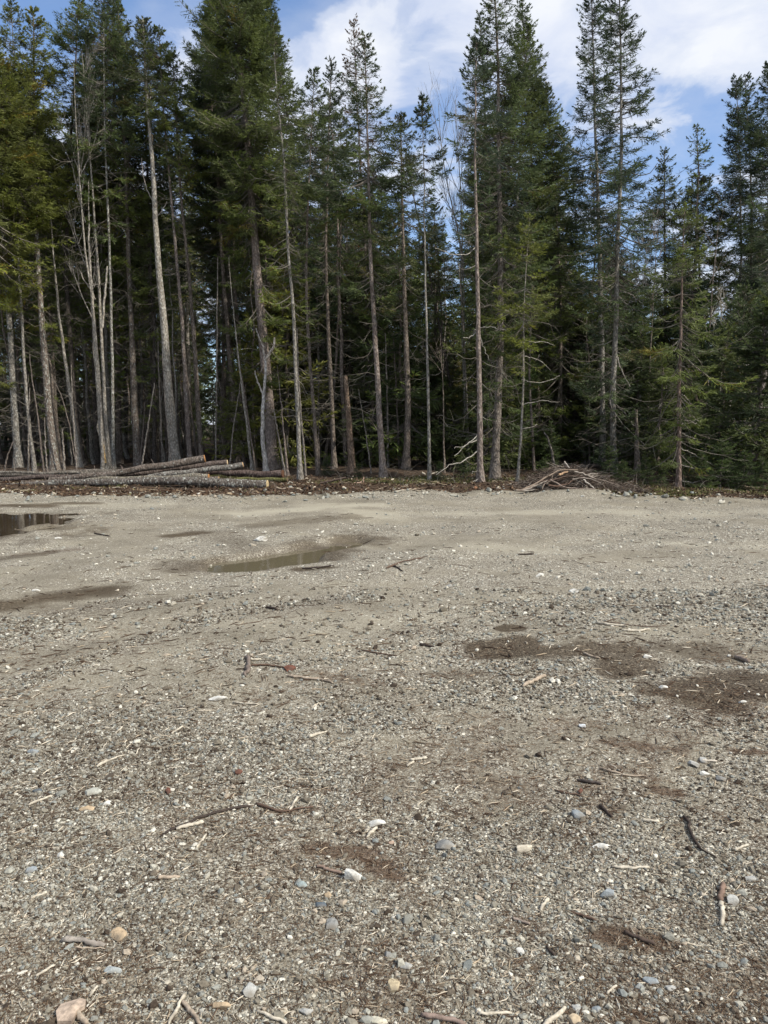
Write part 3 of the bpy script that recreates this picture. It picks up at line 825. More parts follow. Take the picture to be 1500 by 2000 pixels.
TREES = [
 # kind, label, cat, pixels foot->tip, width, Y, crown, bark, lichen, bare
 ('spruce_tree', 'lichen-spotted grey spruce trunk at the left edge of the photo, leaning out of frame', 'tree', [(38, 917), (25, 783), (15, 650), (2, 500), (-12, 300), (-25, 60)], 15, None, (420, 110, OL, D(droop=.35)), GREYB, .55, (0.8, 7, .8)),
 ('spruce_tree', 'thin pale spruce trunk between the two thick lichen-spotted trunks near the left edge', 'tree', [(68, 920), (53, 783), (42, 610), (33, 500), (24, 250), (15, -12)], 7, None, (480, 75, OL, D(droop=.3)), GREYB, .35, (0.8, 8, .7)),
 ('spruce_tree', 'stout grey-brown speckled spruce with a pointed olive top, near the left edge', 'tree', [(108, 919), (95, 800), (83, 667), (70, 530), (62, 400), (58, 250), (60, 15)], 15, None, (480, 95, OL, D(droop=.35)), BRNB, .6, (0.8, 8, .8)),
 ('spruce_tree', 'slim pale leaning trunk with a small dead fork, left of the forked bare tree', 'tree', [(158, 918), (133, 733), (115, 610), (103, 500), (94, 400), (88, 375)], 9, None, None, PALEB, .35, (1.2, 2, .4)),
 ('spruce_tree', 'dark brown spruce trunk just right of the slim pale leaning trunk', 'tree', [(163, 912), (150, 833), (140, 700), (125, 530), (130, 300), (150, -5)], 12, 26.5, (420, 80, MG, D(droop=.3)), DRKB, .15, (0.8, 7, .9)),
 ('bare_poplar', 'pale bare trunk with a yellow scar at its foot, forking into upright bare stems', 'tree', [(206, 917), (196, 800), (190, 690), (184, 600), (176, 500), (172, 352)], 11, 24.6, None, PALEB, .45, (4.5, .5, .5)),
 ('bare_poplar', 'tall slender pale stem rising past the broken fork, grey twigs at its top', 'tree', [(214, 917), (203, 800), (195, 650), (188, 500), (177, 300), (167, 150), (164, 100)], 8, 24.8, None, PALEB, .45, (5.5, 4, 1.1)),
 ('bare_poplar', 'narrow pale stem splitting left into a fan of long bare upright twigs', 'tree', [(201, 917), (193, 760), (180, 590), (167, 500), (158, 333), (152, 217), (150, 130)], 6, 24.4, None, PALEB, .25, None),
 ('spruce_tree', 'white-speckled thin pole standing right beside the forked bare tree', 'tree', [(222, 917), (219, 800), (218, 650), (217, 500), (210, 250), (206, -35)], 7, 25.2, (300, 75, DG, D(droop=.25)), GREYB, .75, (1.0, 5, .7)),
 ('spruce_tree', 'brown spruce trunk mottled with pale lichen, standing alone in the dark gap', 'tree', [(270, 912), (263, 833), (255, 667), (247, 530), (240, 350), (228, 5)], 14, 26, (400, 80, MG, D(droop=.3)), BRNB, .5, (0.8, 8, .9)),
 ('spruce_tree', 'dark thin-barked trunk half hidden between the mottled trunk and the tall pale one', 'tree', [(305, 906), (297, 733), (288, 560), (282, 300), (278, 40)], 10, 28, (380, 75, DG, D(droop=.25)), DRKB, .1, (0.8, 6, .8)),
 ('spruce_tree', 'tallest and palest grey trunk of the left group, with a broken light stub high up', 'tree', [(344, 914), (330, 750), (325, 650), (310, 500), (302, 367), (298, 300), (288, 217), (283, 133), (275, 28)], 19, 24.8, (200, 55, GY, D(droop=.1, fill=.8)), PALEB, .5, (5.5, 3, .6)),
 ('spruce_tree', 'straight pinkish brown trunk with pale lower half, beside the tallest pale trunk', 'tree', [(372, 912), (363, 800), (355, 650), (343, 500), (333, 367), (323, 250), (313, 62)], 10, 25.2, (250, 62, MG, D(droop=.2)), PNKB, .45, (1.0, 6, .6)),
 ('spruce_tree', 'brown-grey leaning trunk ending behind the cut end of the highest log', 'tree', [(395, 912), (383, 767), (377, 667), (363, 500), (353, 417), (345, 267), (338, 105)], 11, 25.4, (330, 60, MG, D(droop=.3)), BRNB, .35, (1.0, 7, .7)),
 ('spruce_tree', 'large dense dark spruce with the broadest crown, cut off by the top of the photo', 'tree', [(533, 918), (523, 767), (510, 633), (500, 533), (490, 400), (470, 150), (452, -170)], 23, None, (430, 135, MG, D(droop=.45, nb=560, M=28, fill=.95, lobes=.65, bare=.25)), PNKB, .35, (0.8, 5, .9)),
 ('spruce_tree', 'grey-brown spruce trunk behind the dark saplings, left of the broken birch', 'tree', [(465, 908), (457, 800), (445, 683), (430, 500), (423, 333), (413, 217), (402, 20)], 12, 27.5, (420, 95, DG, D(droop=.4)), BRNB, .3, (1, 7, .8)),
 ('spruce_tree', 'second grey-brown trunk with a knotty bulge, close behind the dark saplings', 'tree', [(478, 905), (470, 760), (466, 640), (455, 520), (462, 300), (500, 40), (507, -60)], 10, 28.5, (400, 95, DG, D(droop=.4)), BRNB, .3, (1, 6, .8)),
 ('dead_pole', 'thin bent pale dead pole above the cut ends of the logs', 'dead tree', [(492, 915), (483, 833), (470, 733), (460, 650), (450, 560), (445, 500)], 5.5, 24.0, None, PALEB, .2, (2.5, 1.2, .4)),
 ('broken_birch', 'white peeling broken birch with two jagged arms in front of the big spruce trunk', 'dead tree', [(521, 920), (513, 860), (513, 800), (518, 740), (520, 700)], 9.5, 23.6, None, (0.55, 0.52, 0.47), .35, None),
 ('spruce_tree', 'clean grey straight trunk with a drooping needle top, right of the broken birch', 'tree', [(586, 934), (578, 733), (572, 600), (563, 500), (555, 300), (543, 200), (536, 48)], 9.5, None, (430, 62, MG, D(droop=.2, fill=.75)), GREYB, .35, (1.5, 5, .8)),
 ('spruce_tree', 'thin brown trunk just right of the clean grey straight trunk', 'tree', [(622, 927), (613, 800), (603, 667), (597, 567), (600, 400), (612, 132)], 8, None, (400, 55, DG, D(droop=.2)), BRNB, .25, (1.0, 6, .7)),
 ('dead_pole', 'pale broken pole with a pointed top between the broken birch and the grey straight trunk', 'dead tree', [(562, 930), (550, 800), (541, 713)], 5, 22.6, None, PNKB, .3, None),
 ('spruce_tree', 'dark narrow spruce whose spire stands in the sky gap left of the dead top', 'tree', [(653, 917), (648, 767), (643, 667), (637, 500), (642, 300), (647, 116)], 10, None, (420, 50, BG_, D(droop=.2)), BRNB, .15, (0.8, 8, .8)),
 ('spruce_tree', 'thin trunk leaning right, crossing the dark gap beside the brown broken stump', 'tree', [(633, 912), (652, 783), (660, 650), (666, 500), (668, 330), (664, 230)], 6.5, None, (430, 70, MG, D(droop=.3, fill=.8)), BRNB, .25, (0.8, 5, .7)),
 ('dead_stump', 'thick warm-brown stripped snag broken at head height of the saplings', 'dead tree', [(688, 923), (681, 820), (674, 735)], 15, None, None, (0.24, 0.175, 0.125), .1, (0.8, 7, .6)),
 ('spruce_tree', 'tall grey trunk with flared foot, carrying the tallest green point at the centre', 'tree', [(750, 934), (743, 850), (737, 733), (730, 633), (723, 500), (717, 233), (711, 66)], 13, None, (420, 82, DG, D(droop=.2, power=.9)), PNKB, .4, (1.0, 6, .8)),
 ('dead_spruce', 'bare brownish dead spruce top sticking up beside the tallest green point', 'dead tree', [(741, 905), (728, 733), (713, 500), (702, 300), (690, 34)], 9, 29, (350, 45, RB, D(droop=.1, fill=.30, power=.75)), BRNB, .2, (1.0, 6, .7)),
 ('spruce_tree', 'dark trunk with rust-brown foot standing behind the tall grey flared trunk', 'tree', [(793, 920), (798, 800), (794, 700), (790, 560), (786, 400), (782, 218)], 14, None, (470, 75, GY, D(droop=.3, fill=.8)), BRNB, .15, (0.8, 6, .9)),
 ('spruce_tree', 'slender grey pole with a small pointed fir top, standing forward on the moss', 'tree', [(839, 938), (837, 800), (833, 633), (830, 500), (829, 400), (828, 300), (826, 186)], 6.5, None, (350, 38, BG_, D(droop=-.05, fill=.8)), GREYB, .45, (2.5, 2.5, .5)),
 ('spruce_tree', 'dark leaning trunk slanting up to the left across the gap', 'tree', [(912, 905), (893, 817), (873, 717), (853, 617), (837, 533), (825, 470), (805, 380), (790, 300)], 8, 27, (500, 60, MG, D(droop=.3, fill=.7)), DRKB, .05, (1.0, 6, .8)),
 ('spruce_tree', 'pinkish-grey trunk with peeling bark and long pale dead branches near its foot', 'tree', [(938, 952), (935, 767), (933, 633), (930, 500), (927, 300), (930, 100), (932, 78)], 12, None, (330, 50, BG_, D(droop=.15, fill=.8)), PNKB, .35, (0.5, 4, .9)),
 ('spruce_tree', 'stout clean grey-brown trunk curving in at its foot, beneath the tall dark middle crown', 'tree', [(965, 938), (972, 800), (980, 667), (980, 500), (977, 333), (973, 67), (960, -80)], 17, None, (520, 105, DG, D(droop=.3, nb=300, fill=.85, lobes=.7)), (0.19, 0.165, 0.14), .3, (1.0, 5, .9)),
 ('spruce_tree', 'grey trunk close behind the stout curved one, its yellow-green boughs reaching right', 'tree', [(993, 918), (1001, 733), (1001, 500), (1015, 250), (1030, 60)], 9, 26, (620, 110, MG, D(droop=.35, fill=.8, lobes=.7)), GREYB, .3, (1.0, 7, .9)),
 ('spruce_tree', 'slim pale sapling trunk standing forward between the stout trunk and the brush heap', 'tree', [(1010, 943), (1018, 850), (1020, 767), (1021, 583), (1030, 430)], 5.5, None, (620, 60, OL, D(droop=.3, fill=.8)), PALEB, .35, (1.0, 6, .8)),
 ('spruce_tree', 'brown-grey straight trunk directly above the brush heap', 'tree', [(1093, 912), (1095, 767), (1097, 567), (1090, 400), (1068, 160)], 9.5, None, (690, 100, MG, D(droop=.35, lobes=.75, fill=.85)), BRNB, .2, (1.0, 8, .9)),
 ('spruce_tree', 'left one of the tall twin dark spruces standing against the clouds', 'tree', [(1177, 918), (1176, 800), (1175, 700), (1173, 500), (1170, 367), (1163, 100), (1157, -50)], 12.5, None, (560, 72, BG_, D(droop=.2, power=.65, fill=.9, lobes=.65)), GREYB, .45, (1.0, 7, 1.1)),
 ('spruce_tree', 'right one of the tall twin dark spruces, its lower trunk ragged with a pale scar', 'tree', [(1200, 928), (1195, 767), (1200, 667), (1200, 500), (1207, 317), (1207, 133), (1206, -60)], 12.5, None, (600, 78, BG_, D(droop=.2, power=.65, fill=.8, lobes=.65)), GREYB, .45, (0.6, 9, 1.2)),
 ('dead_stump', 'short dark snag with a rusty foot right of the twin spruces', 'dead tree', [(1245, 930), (1243, 880), (1240, 800)], 11, None, None, BRNB, .2, (0.5, 6, .8)),
 ('spruce_tree', 'young spruce with one reddish-brown straight trunk at the very edge of the gravel', 'tree', [(1325, 957), (1327, 850), (1328, 733), (1331, 600), (1332, 480), (1334, 400)], 10, 17.6, (720, 92, MG, D(droop=.45, fill=.9)), (0.20, 0.15, 0.125), .15, (0.5, 6, 1.2)),
 ('spruce_tree', 'slightly curved grey trunk leaning right beneath the twin-pointed crown', 'tree', [(1425, 800), (1430, 740), (1443, 650), (1455, 500), (1450, 330), (1437, 152)], 8, 27, (470, 55, BG_, D(droop=.15, power=.7)), GREYB, .35, (2.5, 6, 1.0)),
 ('spruce_tree', 'straight companion spruce forming the right point of the twin-pointed crown', 'tree', [(1462, 900), (1464, 700), (1460, 400), (1449, 155)], 8, 27.5, (520, 60, BG_, D(droop=.15, power=.7)), BRNB, .2, (2.0, 6, 1.0)),
 ('spruce_tree', 'broken thick grey trunk with a rusty rotten foot at the right edge', 'dead tree', [(1462, 905), (1470, 850), (1478, 800), (1486, 733), (1494, 640), (1499, 567), (1500, 540)], 17, 21, None, (0.19, 0.17, 0.155), .3, (0.8, 7, .8)),
 ('spruce_tree', 'dark spruce cut off by the right border of the photo beside the twin-pointed crown', 'tree', [(1520, 930), (1518, 600), (1512, 350), (1508, 118)], 12, 25, (640, 95, BG_, D(droop=.3, lobes=.65)), GREYB, .3, (1, 6, 1.)),
 ('fir_tree', 'smaller dark fir whose top is rust-brown, right of the twin spruces', 'tree', [(1300, 905), (1302, 600), (1303, 288)], 10, 29, (640, 72, DG, D(droop=.25, dead=.22)), BRNB, .2, (1, 5, .9)),
 ('fir_tree', 'low broad olive fir with a rounded top below the sky gap at the right', 'tree', [(1366, 905), (1366, 600), (1365, 343)], 11, 28, (640, 88, MG, D(droop=.3, power=.6)), BRNB, .2, (1, 5, .9)),
 ('fir_tree', 'small green fir pointing up behind the leaning dark trunk', 'tree', [(850, 900), (851, 650), (850, 398)], 8, 30, (600, 55, DG, D(droop=.25)), BRNB, .2, (1, 5, .9)),
 ('spruce_tree', 'very tall spruce behind, its dark shoulder against the sky beside the big crown', 'tree', [(560, 905), (565, 500), (575, 300), (530, 60)], 10, 29, (520, 80, DG, D(droop=.3)), BRNB, .1, (1, 5, .9)),
 ('spruce_tree', 'dark spruce whose narrow crown tops out over the bent dead pole', 'tree', [(440, 903), (436, 500), (425, 200), (412, -40)], 10, 29.5, (480, 85, DG, D(droop=.35)), BRNB, .1, (1, 5, .9)),
 ('spruce_tree', 'dense spruce with a rusty cone-laden top cut by the top of the photo', 'tree', [(232, 904), (230, 500), (226, 200), (222, -45)], 12, 28.5, (430, 75, DG, D(droop=.35, dead=.12)), BRNB, .1, (1, 5, .9)),
 ('spruce_tree', 'spruce with thin crown just left of the tall dark middle crown', 'tree', [(928, 905), (940, 600), (950, 300), (935, 30)], 9, 28, (480, 60, DG, D(droop=.2, fill=.8)), GREYB, .2, (1, 6, .9)),
 ('spruce_tree', 'ragged spruce on the right shoulder of the tall dark middle crown', 'tree', [(1050, 908), (1048, 600), (1040, 350), (1020, -10)], 10, 27, (600, 85, DG, D(droop=.3, lobes=.75, fill=.75)), BRNB, .2, (1, 6, .9)),
 ('spruce_tree', 'olive-green spruce filling the upper left corner of the photo', 'tree', [(-30, 912), (-22, 600), (-10, 300), (-5, 90)], 13, 24, (560, 120, OL, D(droop=.45)), BRNB, .3, (1, 6, .9)),
 ('spruce_tree', 'mid-green spruce behind the forked bare tree with a pointed top at the skyline', 'tree', [(190, 905), (182, 500), (178, 250), (172, 70)], 10, 28.5, (480, 80, MG, D(droop=.35)), DRKB, .1, (1, 6, .9)),
]
for i, (kd, lb, ct, px_, wp, YY, cr, bk, li, br) in enumerate(TREES):
    if cr:
        cr = (cr[0] - (60 if px_[0][0] < 170 and cr[0] > 400 else 0), cr[1], cr[2], dict(cr[3]))
        if px_[0][0] < 560:
            cr[3].setdefault('low', .06)
    plant(kd, lb, ct, px_, wp, YY, cr, bk, li, br, seed=100 + i * 7, cut=('broken' in lb or 'pole' in kd), top_r=0.5 if kd in ('dead_stump', 'broken_birch') or 'broken thick' in lb else 0.12)

# ------------------------------------------------------------------ small pieces of the hero trees
def curve_pts(pix, Y, n=14, dY=0.0, seed=0, jit=0.01):
    """smooth 3d line through photo pixels at depth Y (Y may be a list)"""
    Ys = Y if isinstance(Y, (list, tuple)) else [Y] * len(pix)
    p = np.array([at(a, b, yy) for (a, b), yy in zip(pix, Ys)])
    d = np.concatenate([[0], np.cumsum(np.linalg.norm(np.diff(p, axis=0), axis=1))])
    q = np.linspace(0, d[-1], n)
    r = np.stack([np.interp(q, d, p[:, k]) for k in range(3)], 1)
    for _ in range(2):
        r[1:-1] = 0.25 * r[:-2] + 0.5 * r[1:-1] + 0.25 * r[2:]
    g = np.random.default_rng(seed)
    r[1:-1] += g.normal(0, jit, (n - 2, 3))
    r[:, 1] += dY * np.linspace(0, 1, n) ** 1.2
    return r


def limb(parent, pix, Y, w0, w1, name='branch', color=(0.3, 0.28, 0.24, .3), dY=0.0, seed=0, jit=0.01, matl=None, sides=6):
    r = curve_pts(pix, Y, 14, dY, seed, jit)
    r = r - np.array(parent.location)
    yy = Y if not isinstance(Y, (list, tuple)) else Y[0]
    R = np.linspace(w0, w1, 14) * 0.5 * yy / F
    V, Q = tubes(r[None], R[None], sides, seed, 0.06)
    return obj(name, new_mesh(name, V, Q, mats=[matl or BARK], smooth=True), parent, color=color)


def find(txt):
    for o in COL.objects:
        if txt in o.get('label', ''):
            return o


b_ = find('white peeling broken birch')
bY = b_.location.y
limb(b_, [(519, 705), (526, 690), (533, 682), (538, 668), (537, 660)], bY, 7, 3.5, color=(.5, .45, .38, .3), dY=-.1, seed=5)
limb(b_, [(518, 712), (516, 690), (514, 672), (506, 655), (503, 643)], bY, 4.5, 2, color=(.45, .42, .38, .2), dY=-.3, seed=6)
limb(b_, [(514, 770), (508, 755), (503, 740), (500, 725)], bY, 4, 2, color=(.62, .58, .52, .1), dY=-.2, seed=7)
b_ = find('pinkish-grey trunk with peeling bark')
for k, (pp_, w0, dy) in enumerate((([(936, 845), (928, 854), (905, 868), (880, 873)], 2.2, -1.0), ([(935, 853), (925, 862), (903, 870), (880, 887)], 2.6, -1.0), ([(937, 877), (915, 893), (895, 902), (873, 904), (845, 921)], 2.8, -1.2),
                             ([(937, 917), (928, 920), (918, 923)], 2.2, -.3), ([(937, 931), (932, 937), (916, 940)], 2.4, -.3), ([(932, 640), (924, 655), (910, 663), (902, 662)], 2.4, -.3), ([(931, 640), (935, 655), (948, 690), (953, 705)], 1.8, -.2),
                             ([(930, 480), (915, 500), (890, 505), (845, 500)], 2.2, -.8), ([(938, 640), (960, 640), (985, 648)], 1.6, -.3))):
    limb(b_, pp_, b_.location.y, w0, 0.9, color=(.34, .32, .28, .2), dY=dy, seed=20 + k, jit=.012)
b_ = find('slim pale sapling trunk standing forward')
for k, pp_ in enumerate(([(1020, 662), (1045, 668), (1070, 665), (1090, 672)], [(1018, 695), (1050, 700), (1070, 710), (1082, 722)], [(1019, 742), (1050, 748), (1080, 742), (1100, 732)], [(1019, 790), (1060, 782), (1100, 784)], [(1018, 838), (1040, 835), (1056, 830)])):
    limb(b_, pp_, b_.location.y, 2.3, 0.9, color=(.3, .28, .24, .2), dY=.4, seed=40 + k)
b_ = find('right one of the tall twin dark spruces')
for k, (pp_, w0) in enumerate((([(1200, 745), (1186, 780), (1190, 800), (1205, 822), (1225, 845), (1248, 868)], 3), ([(1203, 790), (1222, 815), (1235, 840)], 2.4), ([(1205, 565), (1225, 575), (1240, 592), (1246, 602)], 3), ([(1205, 605), (1225, 607), (1240, 612)], 2.5),
                             ([(1204, 690), (1208, 720), (1220, 757)], 3), ([(1200, 520), (1192, 520), (1182, 530)], 3.5), ([(1207, 480), (1220, 470), (1225, 445)], 3), ([(1207, 320), (1235, 345), (1260, 350), (1272, 330)], 3), ([(1207, 230), (1235, 215), (1265, 200)], 3))):
    limb(b_, pp_, b_.location.y, w0, 1.0, color=(.27, .25, .22, .3), dY=-.5, seed=60 + k)
b_ = find('young spruce with one reddish-brown')
for k, pp_ in enumerate(([(1331, 770), (1350, 783), (1372, 800)], [(1331, 800), (1352, 812), (1376, 822)], [(1331, 820), (1352, 822), (1378, 832)], [(1330, 845), (1345, 852), (1372, 858)], [(1330, 875), (1360, 888), (1385, 900), (1408, 912)],
                         [(1330, 908), (1360, 915), (1395, 930), (1438, 940)], [(1330, 940), (1360, 943), (1395, 935)], [(1332, 678), (1352, 688), (1372, 700), (1382, 712)], [(1330, 713), (1345, 722), (1362, 742)])):
    limb(b_, pp_, b_.location.y, 2.4, 0.9, color=(.30, .275, .235, .3), dY=.3, seed=80 + k)
b_ = find('broken thick grey trunk with a rusty')
for k, pp_ in enumerate(([(1474, 765), (1462, 770), (1453, 778)], [(1480, 770), (1492, 778), (1503, 786)], [(1475, 800), (1490, 795), (1505, 800)], [(1470, 710), (1455, 714), (1440, 712)], [(1472, 745), (1462, 750), (1455, 752)])):
    limb(b_, pp_, b_.location.y, 4, 1.2, color=(.3, .28, .25, .3), dY=-.2, seed=100 + k)
b_ = find('tallest and palest grey trunk')
for k, pp_ in enumerate(([(300, 395), (288, 375), (278, 335), (277, 308)], [(306, 425), (318, 410), (326, 393)], [(292, 195), (297, 188), (292, 160)], [(298, 330), (297, 290), (297, 262)])):
    limb(b_, pp_, b_.location.y, (2.2, 2.2, 2, 5)[k], (1, 1, 1, 3)[k], color=(.36, .33, .28, .2) if k < 3 else (.5, .38, .24, .0), seed=110 + k)
b_ = find('pale bare trunk with a yellow scar')
for k, (pp_, w0, w1) in enumerate((([(205, 905), (202, 885), (200, 868)], 7, 6), ([(200, 640), (204, 590), (208, 540), (209, 520)], 5, 3), ([(186, 585), (178, 565), (162, 545), (157, 530)], 3.5, 1.5), ([(186, 600), (172, 590), (165, 593)], 2, 1))):
    limb(b_, pp_, b_.location.y - (0.13 if k == 0 else 0), w0, w1, name='bark_scar' if k == 0 else 'branch', color=(.62, .43, .20, 0) if k == 0 else (.36, .33, .28, .3), seed=120 + k)


def twig_fan(root, pix, Y, w0, seed, color=(.24, .22, .19, .1), levels=3, n0=7, spread=.45, L0=2.2, name='twigs'):
    """upright bare branching twigs of a leafless broad-leaved tree, one mesh"""
    g = np.random.default_rng(seed)
    r = curve_pts(pix, Y, 8) - np.array(root.location)
    P_, R_ = [], []
    cur = [(r, w0 * .5 * Y / F)]
    for lv in range(levels):
        nxt = []
        for (ln, rad) in cur:
            K = 8
            n = max(2, int(n0 * (0.75 ** lv)))
            for q in range(n):
                u = g.uniform(.25, .98)
                k = int(u * (len(ln) - 1))
                p0 = ln[k]
                tg = unit(ln[min(k + 1, len(ln) - 1)] - ln[max(k - 1, 0)])
                d = unit(tg + unit(g.normal(0, 1, 3) * [1, .8, .4]) * spread + [0, 0, .15])
                L = L0 * (.55 ** lv) * g.uniform(.6, 1.2) * (1.1 - .5 * u)
                s = np.linspace(0, 1, K)[:, None]
                path = p0 + d * L * s + np.array([0, 0, .18 * L]) * s ** 2 + np.cumsum(g.normal(0, .012 * L, (K, 3)), 0)
                rr = rad * (.62 - .25 * u)
                P_.append(path)
                R_.append(np.linspace(max(rr * .8, .0035), max(rr * .22, .0016), K))
                nxt.append((path, rr))
        cur = nxt
    V, Q = tubes(np.array(P_), np.array(R_), 3)
    return obj(name, new_mesh(name, V, Q, mats=[BARK]), root, color=color, kind='stuff')


twig_fan(find('narrow pale stem splitting left'), [(196, 800), (180, 590), (167, 500), (158, 333), (152, 150)], 24.4, 5, 3, L0=2.4, n0=7, color=(.25, .23, .20, .1))
twig_fan(find('tall slender pale stem rising past'), [(188, 420), (177, 300), (167, 150), (164, 100)], 24.8, 5, 4, L0=1.3, n0=8, color=(.25, .23, .20, .1))


def bare_tree(label, pix, wpx, Y, seed, color=GREYB, lichen=.3, L0=2.4, n0=7, levels=3, spread=.5, fan=None):
    r = plant('bare_tree', label, 'tree', pix, wpx, Y, None, color, lichen, None, seed=seed)
    twig_fan(r, fan or pix[1:], Y, wpx * .7, seed + 3, color=(*[c * .95 for c in color], .1), L0=L0, n0=n0, levels=levels, spread=spread)
    return r


bare_tree('tall leafless tree leaning left with a fan of fine grey twigs in the sky gap', [(915, 905), (905, 700), (900, 470), (870, 350), (858, 250), (855, 205)], 6, 26.5, 900, L0=2.2, n0=8)
bare_tree('leafless tree with upright twigs against the cloud just left of the tall dark middle crown', [(905, 905), (905, 600), (899, 400), (893, 300), (888, 200)], 6, 27.2, 910, PALEB, .2, L0=2.0, n0=9)
bare_tree('grey leafless tree with a tangled twiggy crown beneath the rust-topped fir', [(1262, 903), (1266, 700), (1272, 560), (1280, 430)], 5, 25.5, 920, BRNB, .2, L0=1.8, n0=7, spread=.8)
bare_tree('grey leafless tree with arching twigs in front of the broad olive fir', [(1385, 903), (1378, 700), (1385, 560), (1395, 440)], 6, 24.5, 930, BRNB, .2, L0=1.7, n0=6, spread=.9)
bare_tree('pale leafless birch stem half hidden between the twin spruces and the young spruce', [(1245, 905), (1250, 700), (1252, 560), (1262, 470)], 6, 27.2, 940, (.42, .40, .35), .1, L0=1.5, n0=8)
bare_tree('small crooked leafless birch in the gap left of the leaning grey trunk', [(1402, 900), (1404, 745), (1410, 690), (1408, 620), (1412, 590)], 5, 24.8, 950, (.45, .42, .34), .1, L0=1.0, n0=8)
bare_tree('thin leafless sapling with fine twigs in the dull central gap of the forest', [(868, 915), (866, 760), (860, 650)], 4, 23.5, 960, BRNB, .2, L0=.9, n0=5, spread=.9)
bare_tree('leafless brushy tree filling the grey gap left of the rust-footed dark trunk', [(765, 903), (762, 720), (758, 560)], 5, 28, 970, (.13, .115, .10), .1, L0=1.6, n0=8, spread=.8)

POLES = [
 ('thin dead pole leaning right against the stout speckled trunk at the far left', [(6, 925), (14, 893), (26, 862)], 4, 22.0),
 ('knee-high dead stick standing near the left end of the logs', [(28, 924), (27, 895)], 3.4, 22.2),
 ('pale dead pole broken off low, right of the first two trunks', [(55, 922), (55, 850), (56, 757)], 3.6, 23.6),
 ('thin wavy grey dead pole left of the stout speckled spruce', [(86, 922), (74, 810), (63, 740), (58, 692)], 4, 23.5),
 ('short pale dead pole leaning on the foot of the stout speckled spruce', [(92, 921), (89, 870), (88, 815)], 3.4, 23.2),
 ('short white-barked broken pole standing alone in the dark gap behind the logs', [(126, 921), (124, 880), (122, 838)], 5, 23.2),
 ('thin crooked dead pole left of the slim pale leaning trunk', [(150, 920), (135, 830), (118, 770), (98, 732)], 2.8, 24.2),
 ('thin dead stem rising beside the slim pale leaning trunk', [(150, 919), (142, 780), (141, 712)], 3, 23.8),
 ('thin straight dead pole leaning right across the mottled brown trunk', [(275, 915), (288, 835), (301, 748)], 3.6, 23.4),
 ('short thin dead pole left of the leaning straight pole', [(272, 912), (280, 840), (284, 785)], 3.4, 25.2),
 ('very thin grey pole just left of the tallest pale trunk', [(318, 912), (312, 780), (309, 640)], 3.2, 26.2),
 ('thin pole close against the right side of the tallest pale trunk', [(335, 912), (322, 790), (316, 690)], 3.2, 24.2),
 ('dark thin pole slanting between the two straight brown trunks behind the logs', [(388, 910), (372, 790), (361, 700), (358, 600)], 4.5, 26.4),
 ('very thin straight pale pole alone in the gap right of the leaning brown-grey trunk', [(421, 912), (423, 760), (423, 600), (424, 500)], 3.6, 25.0),
 ('hooked thin dead branch leaning against the bent pale dead pole', [(447, 912), (455, 840), (468, 760), (470, 738)], 2.8, 23.6),
 ('straight brown pole right of the bent pale dead pole', [(500, 915), (484, 810), (473, 735)], 4, 23.2),
 ('dark slanting dead stick at the foot of the broken pointed pole', [(557, 922), (545, 860), (534, 800)], 4.5, 22.4),
 ('thin brown pole touching the clean grey straight trunk on its right', [(598, 937), (590, 840), (583, 740), (580, 640)], 4, 22.0),
 ('pale slim pole right of the thin brown trunk', [(624, 912), (621, 800), (624, 735)], 3, 25.4),
 ('very thin grey pole at the left of the tall grey flared trunk', [(725, 925), (712, 830), (700, 760)], 2.6, 23.4),
 ('thin pole standing behind the foot of the tall grey flared trunk', [(758, 915), (757, 800), (753, 650)], 4.5, 25.4),
 ('thin dark-grey pole left of the rust-footed trunk', [(780, 915), (777, 820), (768, 650)], 5, 25.8),
 ('greenish-grey thin stem right of the dark leaning trunk', [(917, 912), (912, 780), (906, 660), (895, 520)], 4, 25.5),
 ('short curved dead stem rising behind the left of the brush heap', [(1085, 915), (1078, 880), (1068, 850), (1062, 845)], 5.5, 23.2),
 ('grey thin trunk behind the forward slim sapling trunk', [(1043, 925), (1038, 820), (1034, 740), (1036, 560)], 6, 23.8),
 ('dark slender trunk between the brush heap and the left twin spruce', [(1140, 905), (1143, 800), (1145, 620)], 5, 27),
 ('pale bare stick standing upright in the dark left of the twin spruces', [(1160, 893), (1160, 862)], 2.5, 26.0),
 ('white dead pole with pointed top beside the broken thick trunk at the right', [(1466, 760), (1468, 680), (1469, 610)], 3.2, 25.2),
]
for i, (lb, px_, wp, YY) in enumerate(POLES):
    if px_[0][1] < 880:
        px_ = [(px_[0][0], 905)] + px_
    plant('dead_pole', lb, 'dead tree', px_, wp, YY, None, (.24, .215, .185) if i % 3 else (.16, .135, .115), .25, (1.0, 2.2, .35) if i % 2 else None, seed=700 + i * 3, flare=.15, top_r=.45, yw=.08, group='thin dead poles along the forest edge')

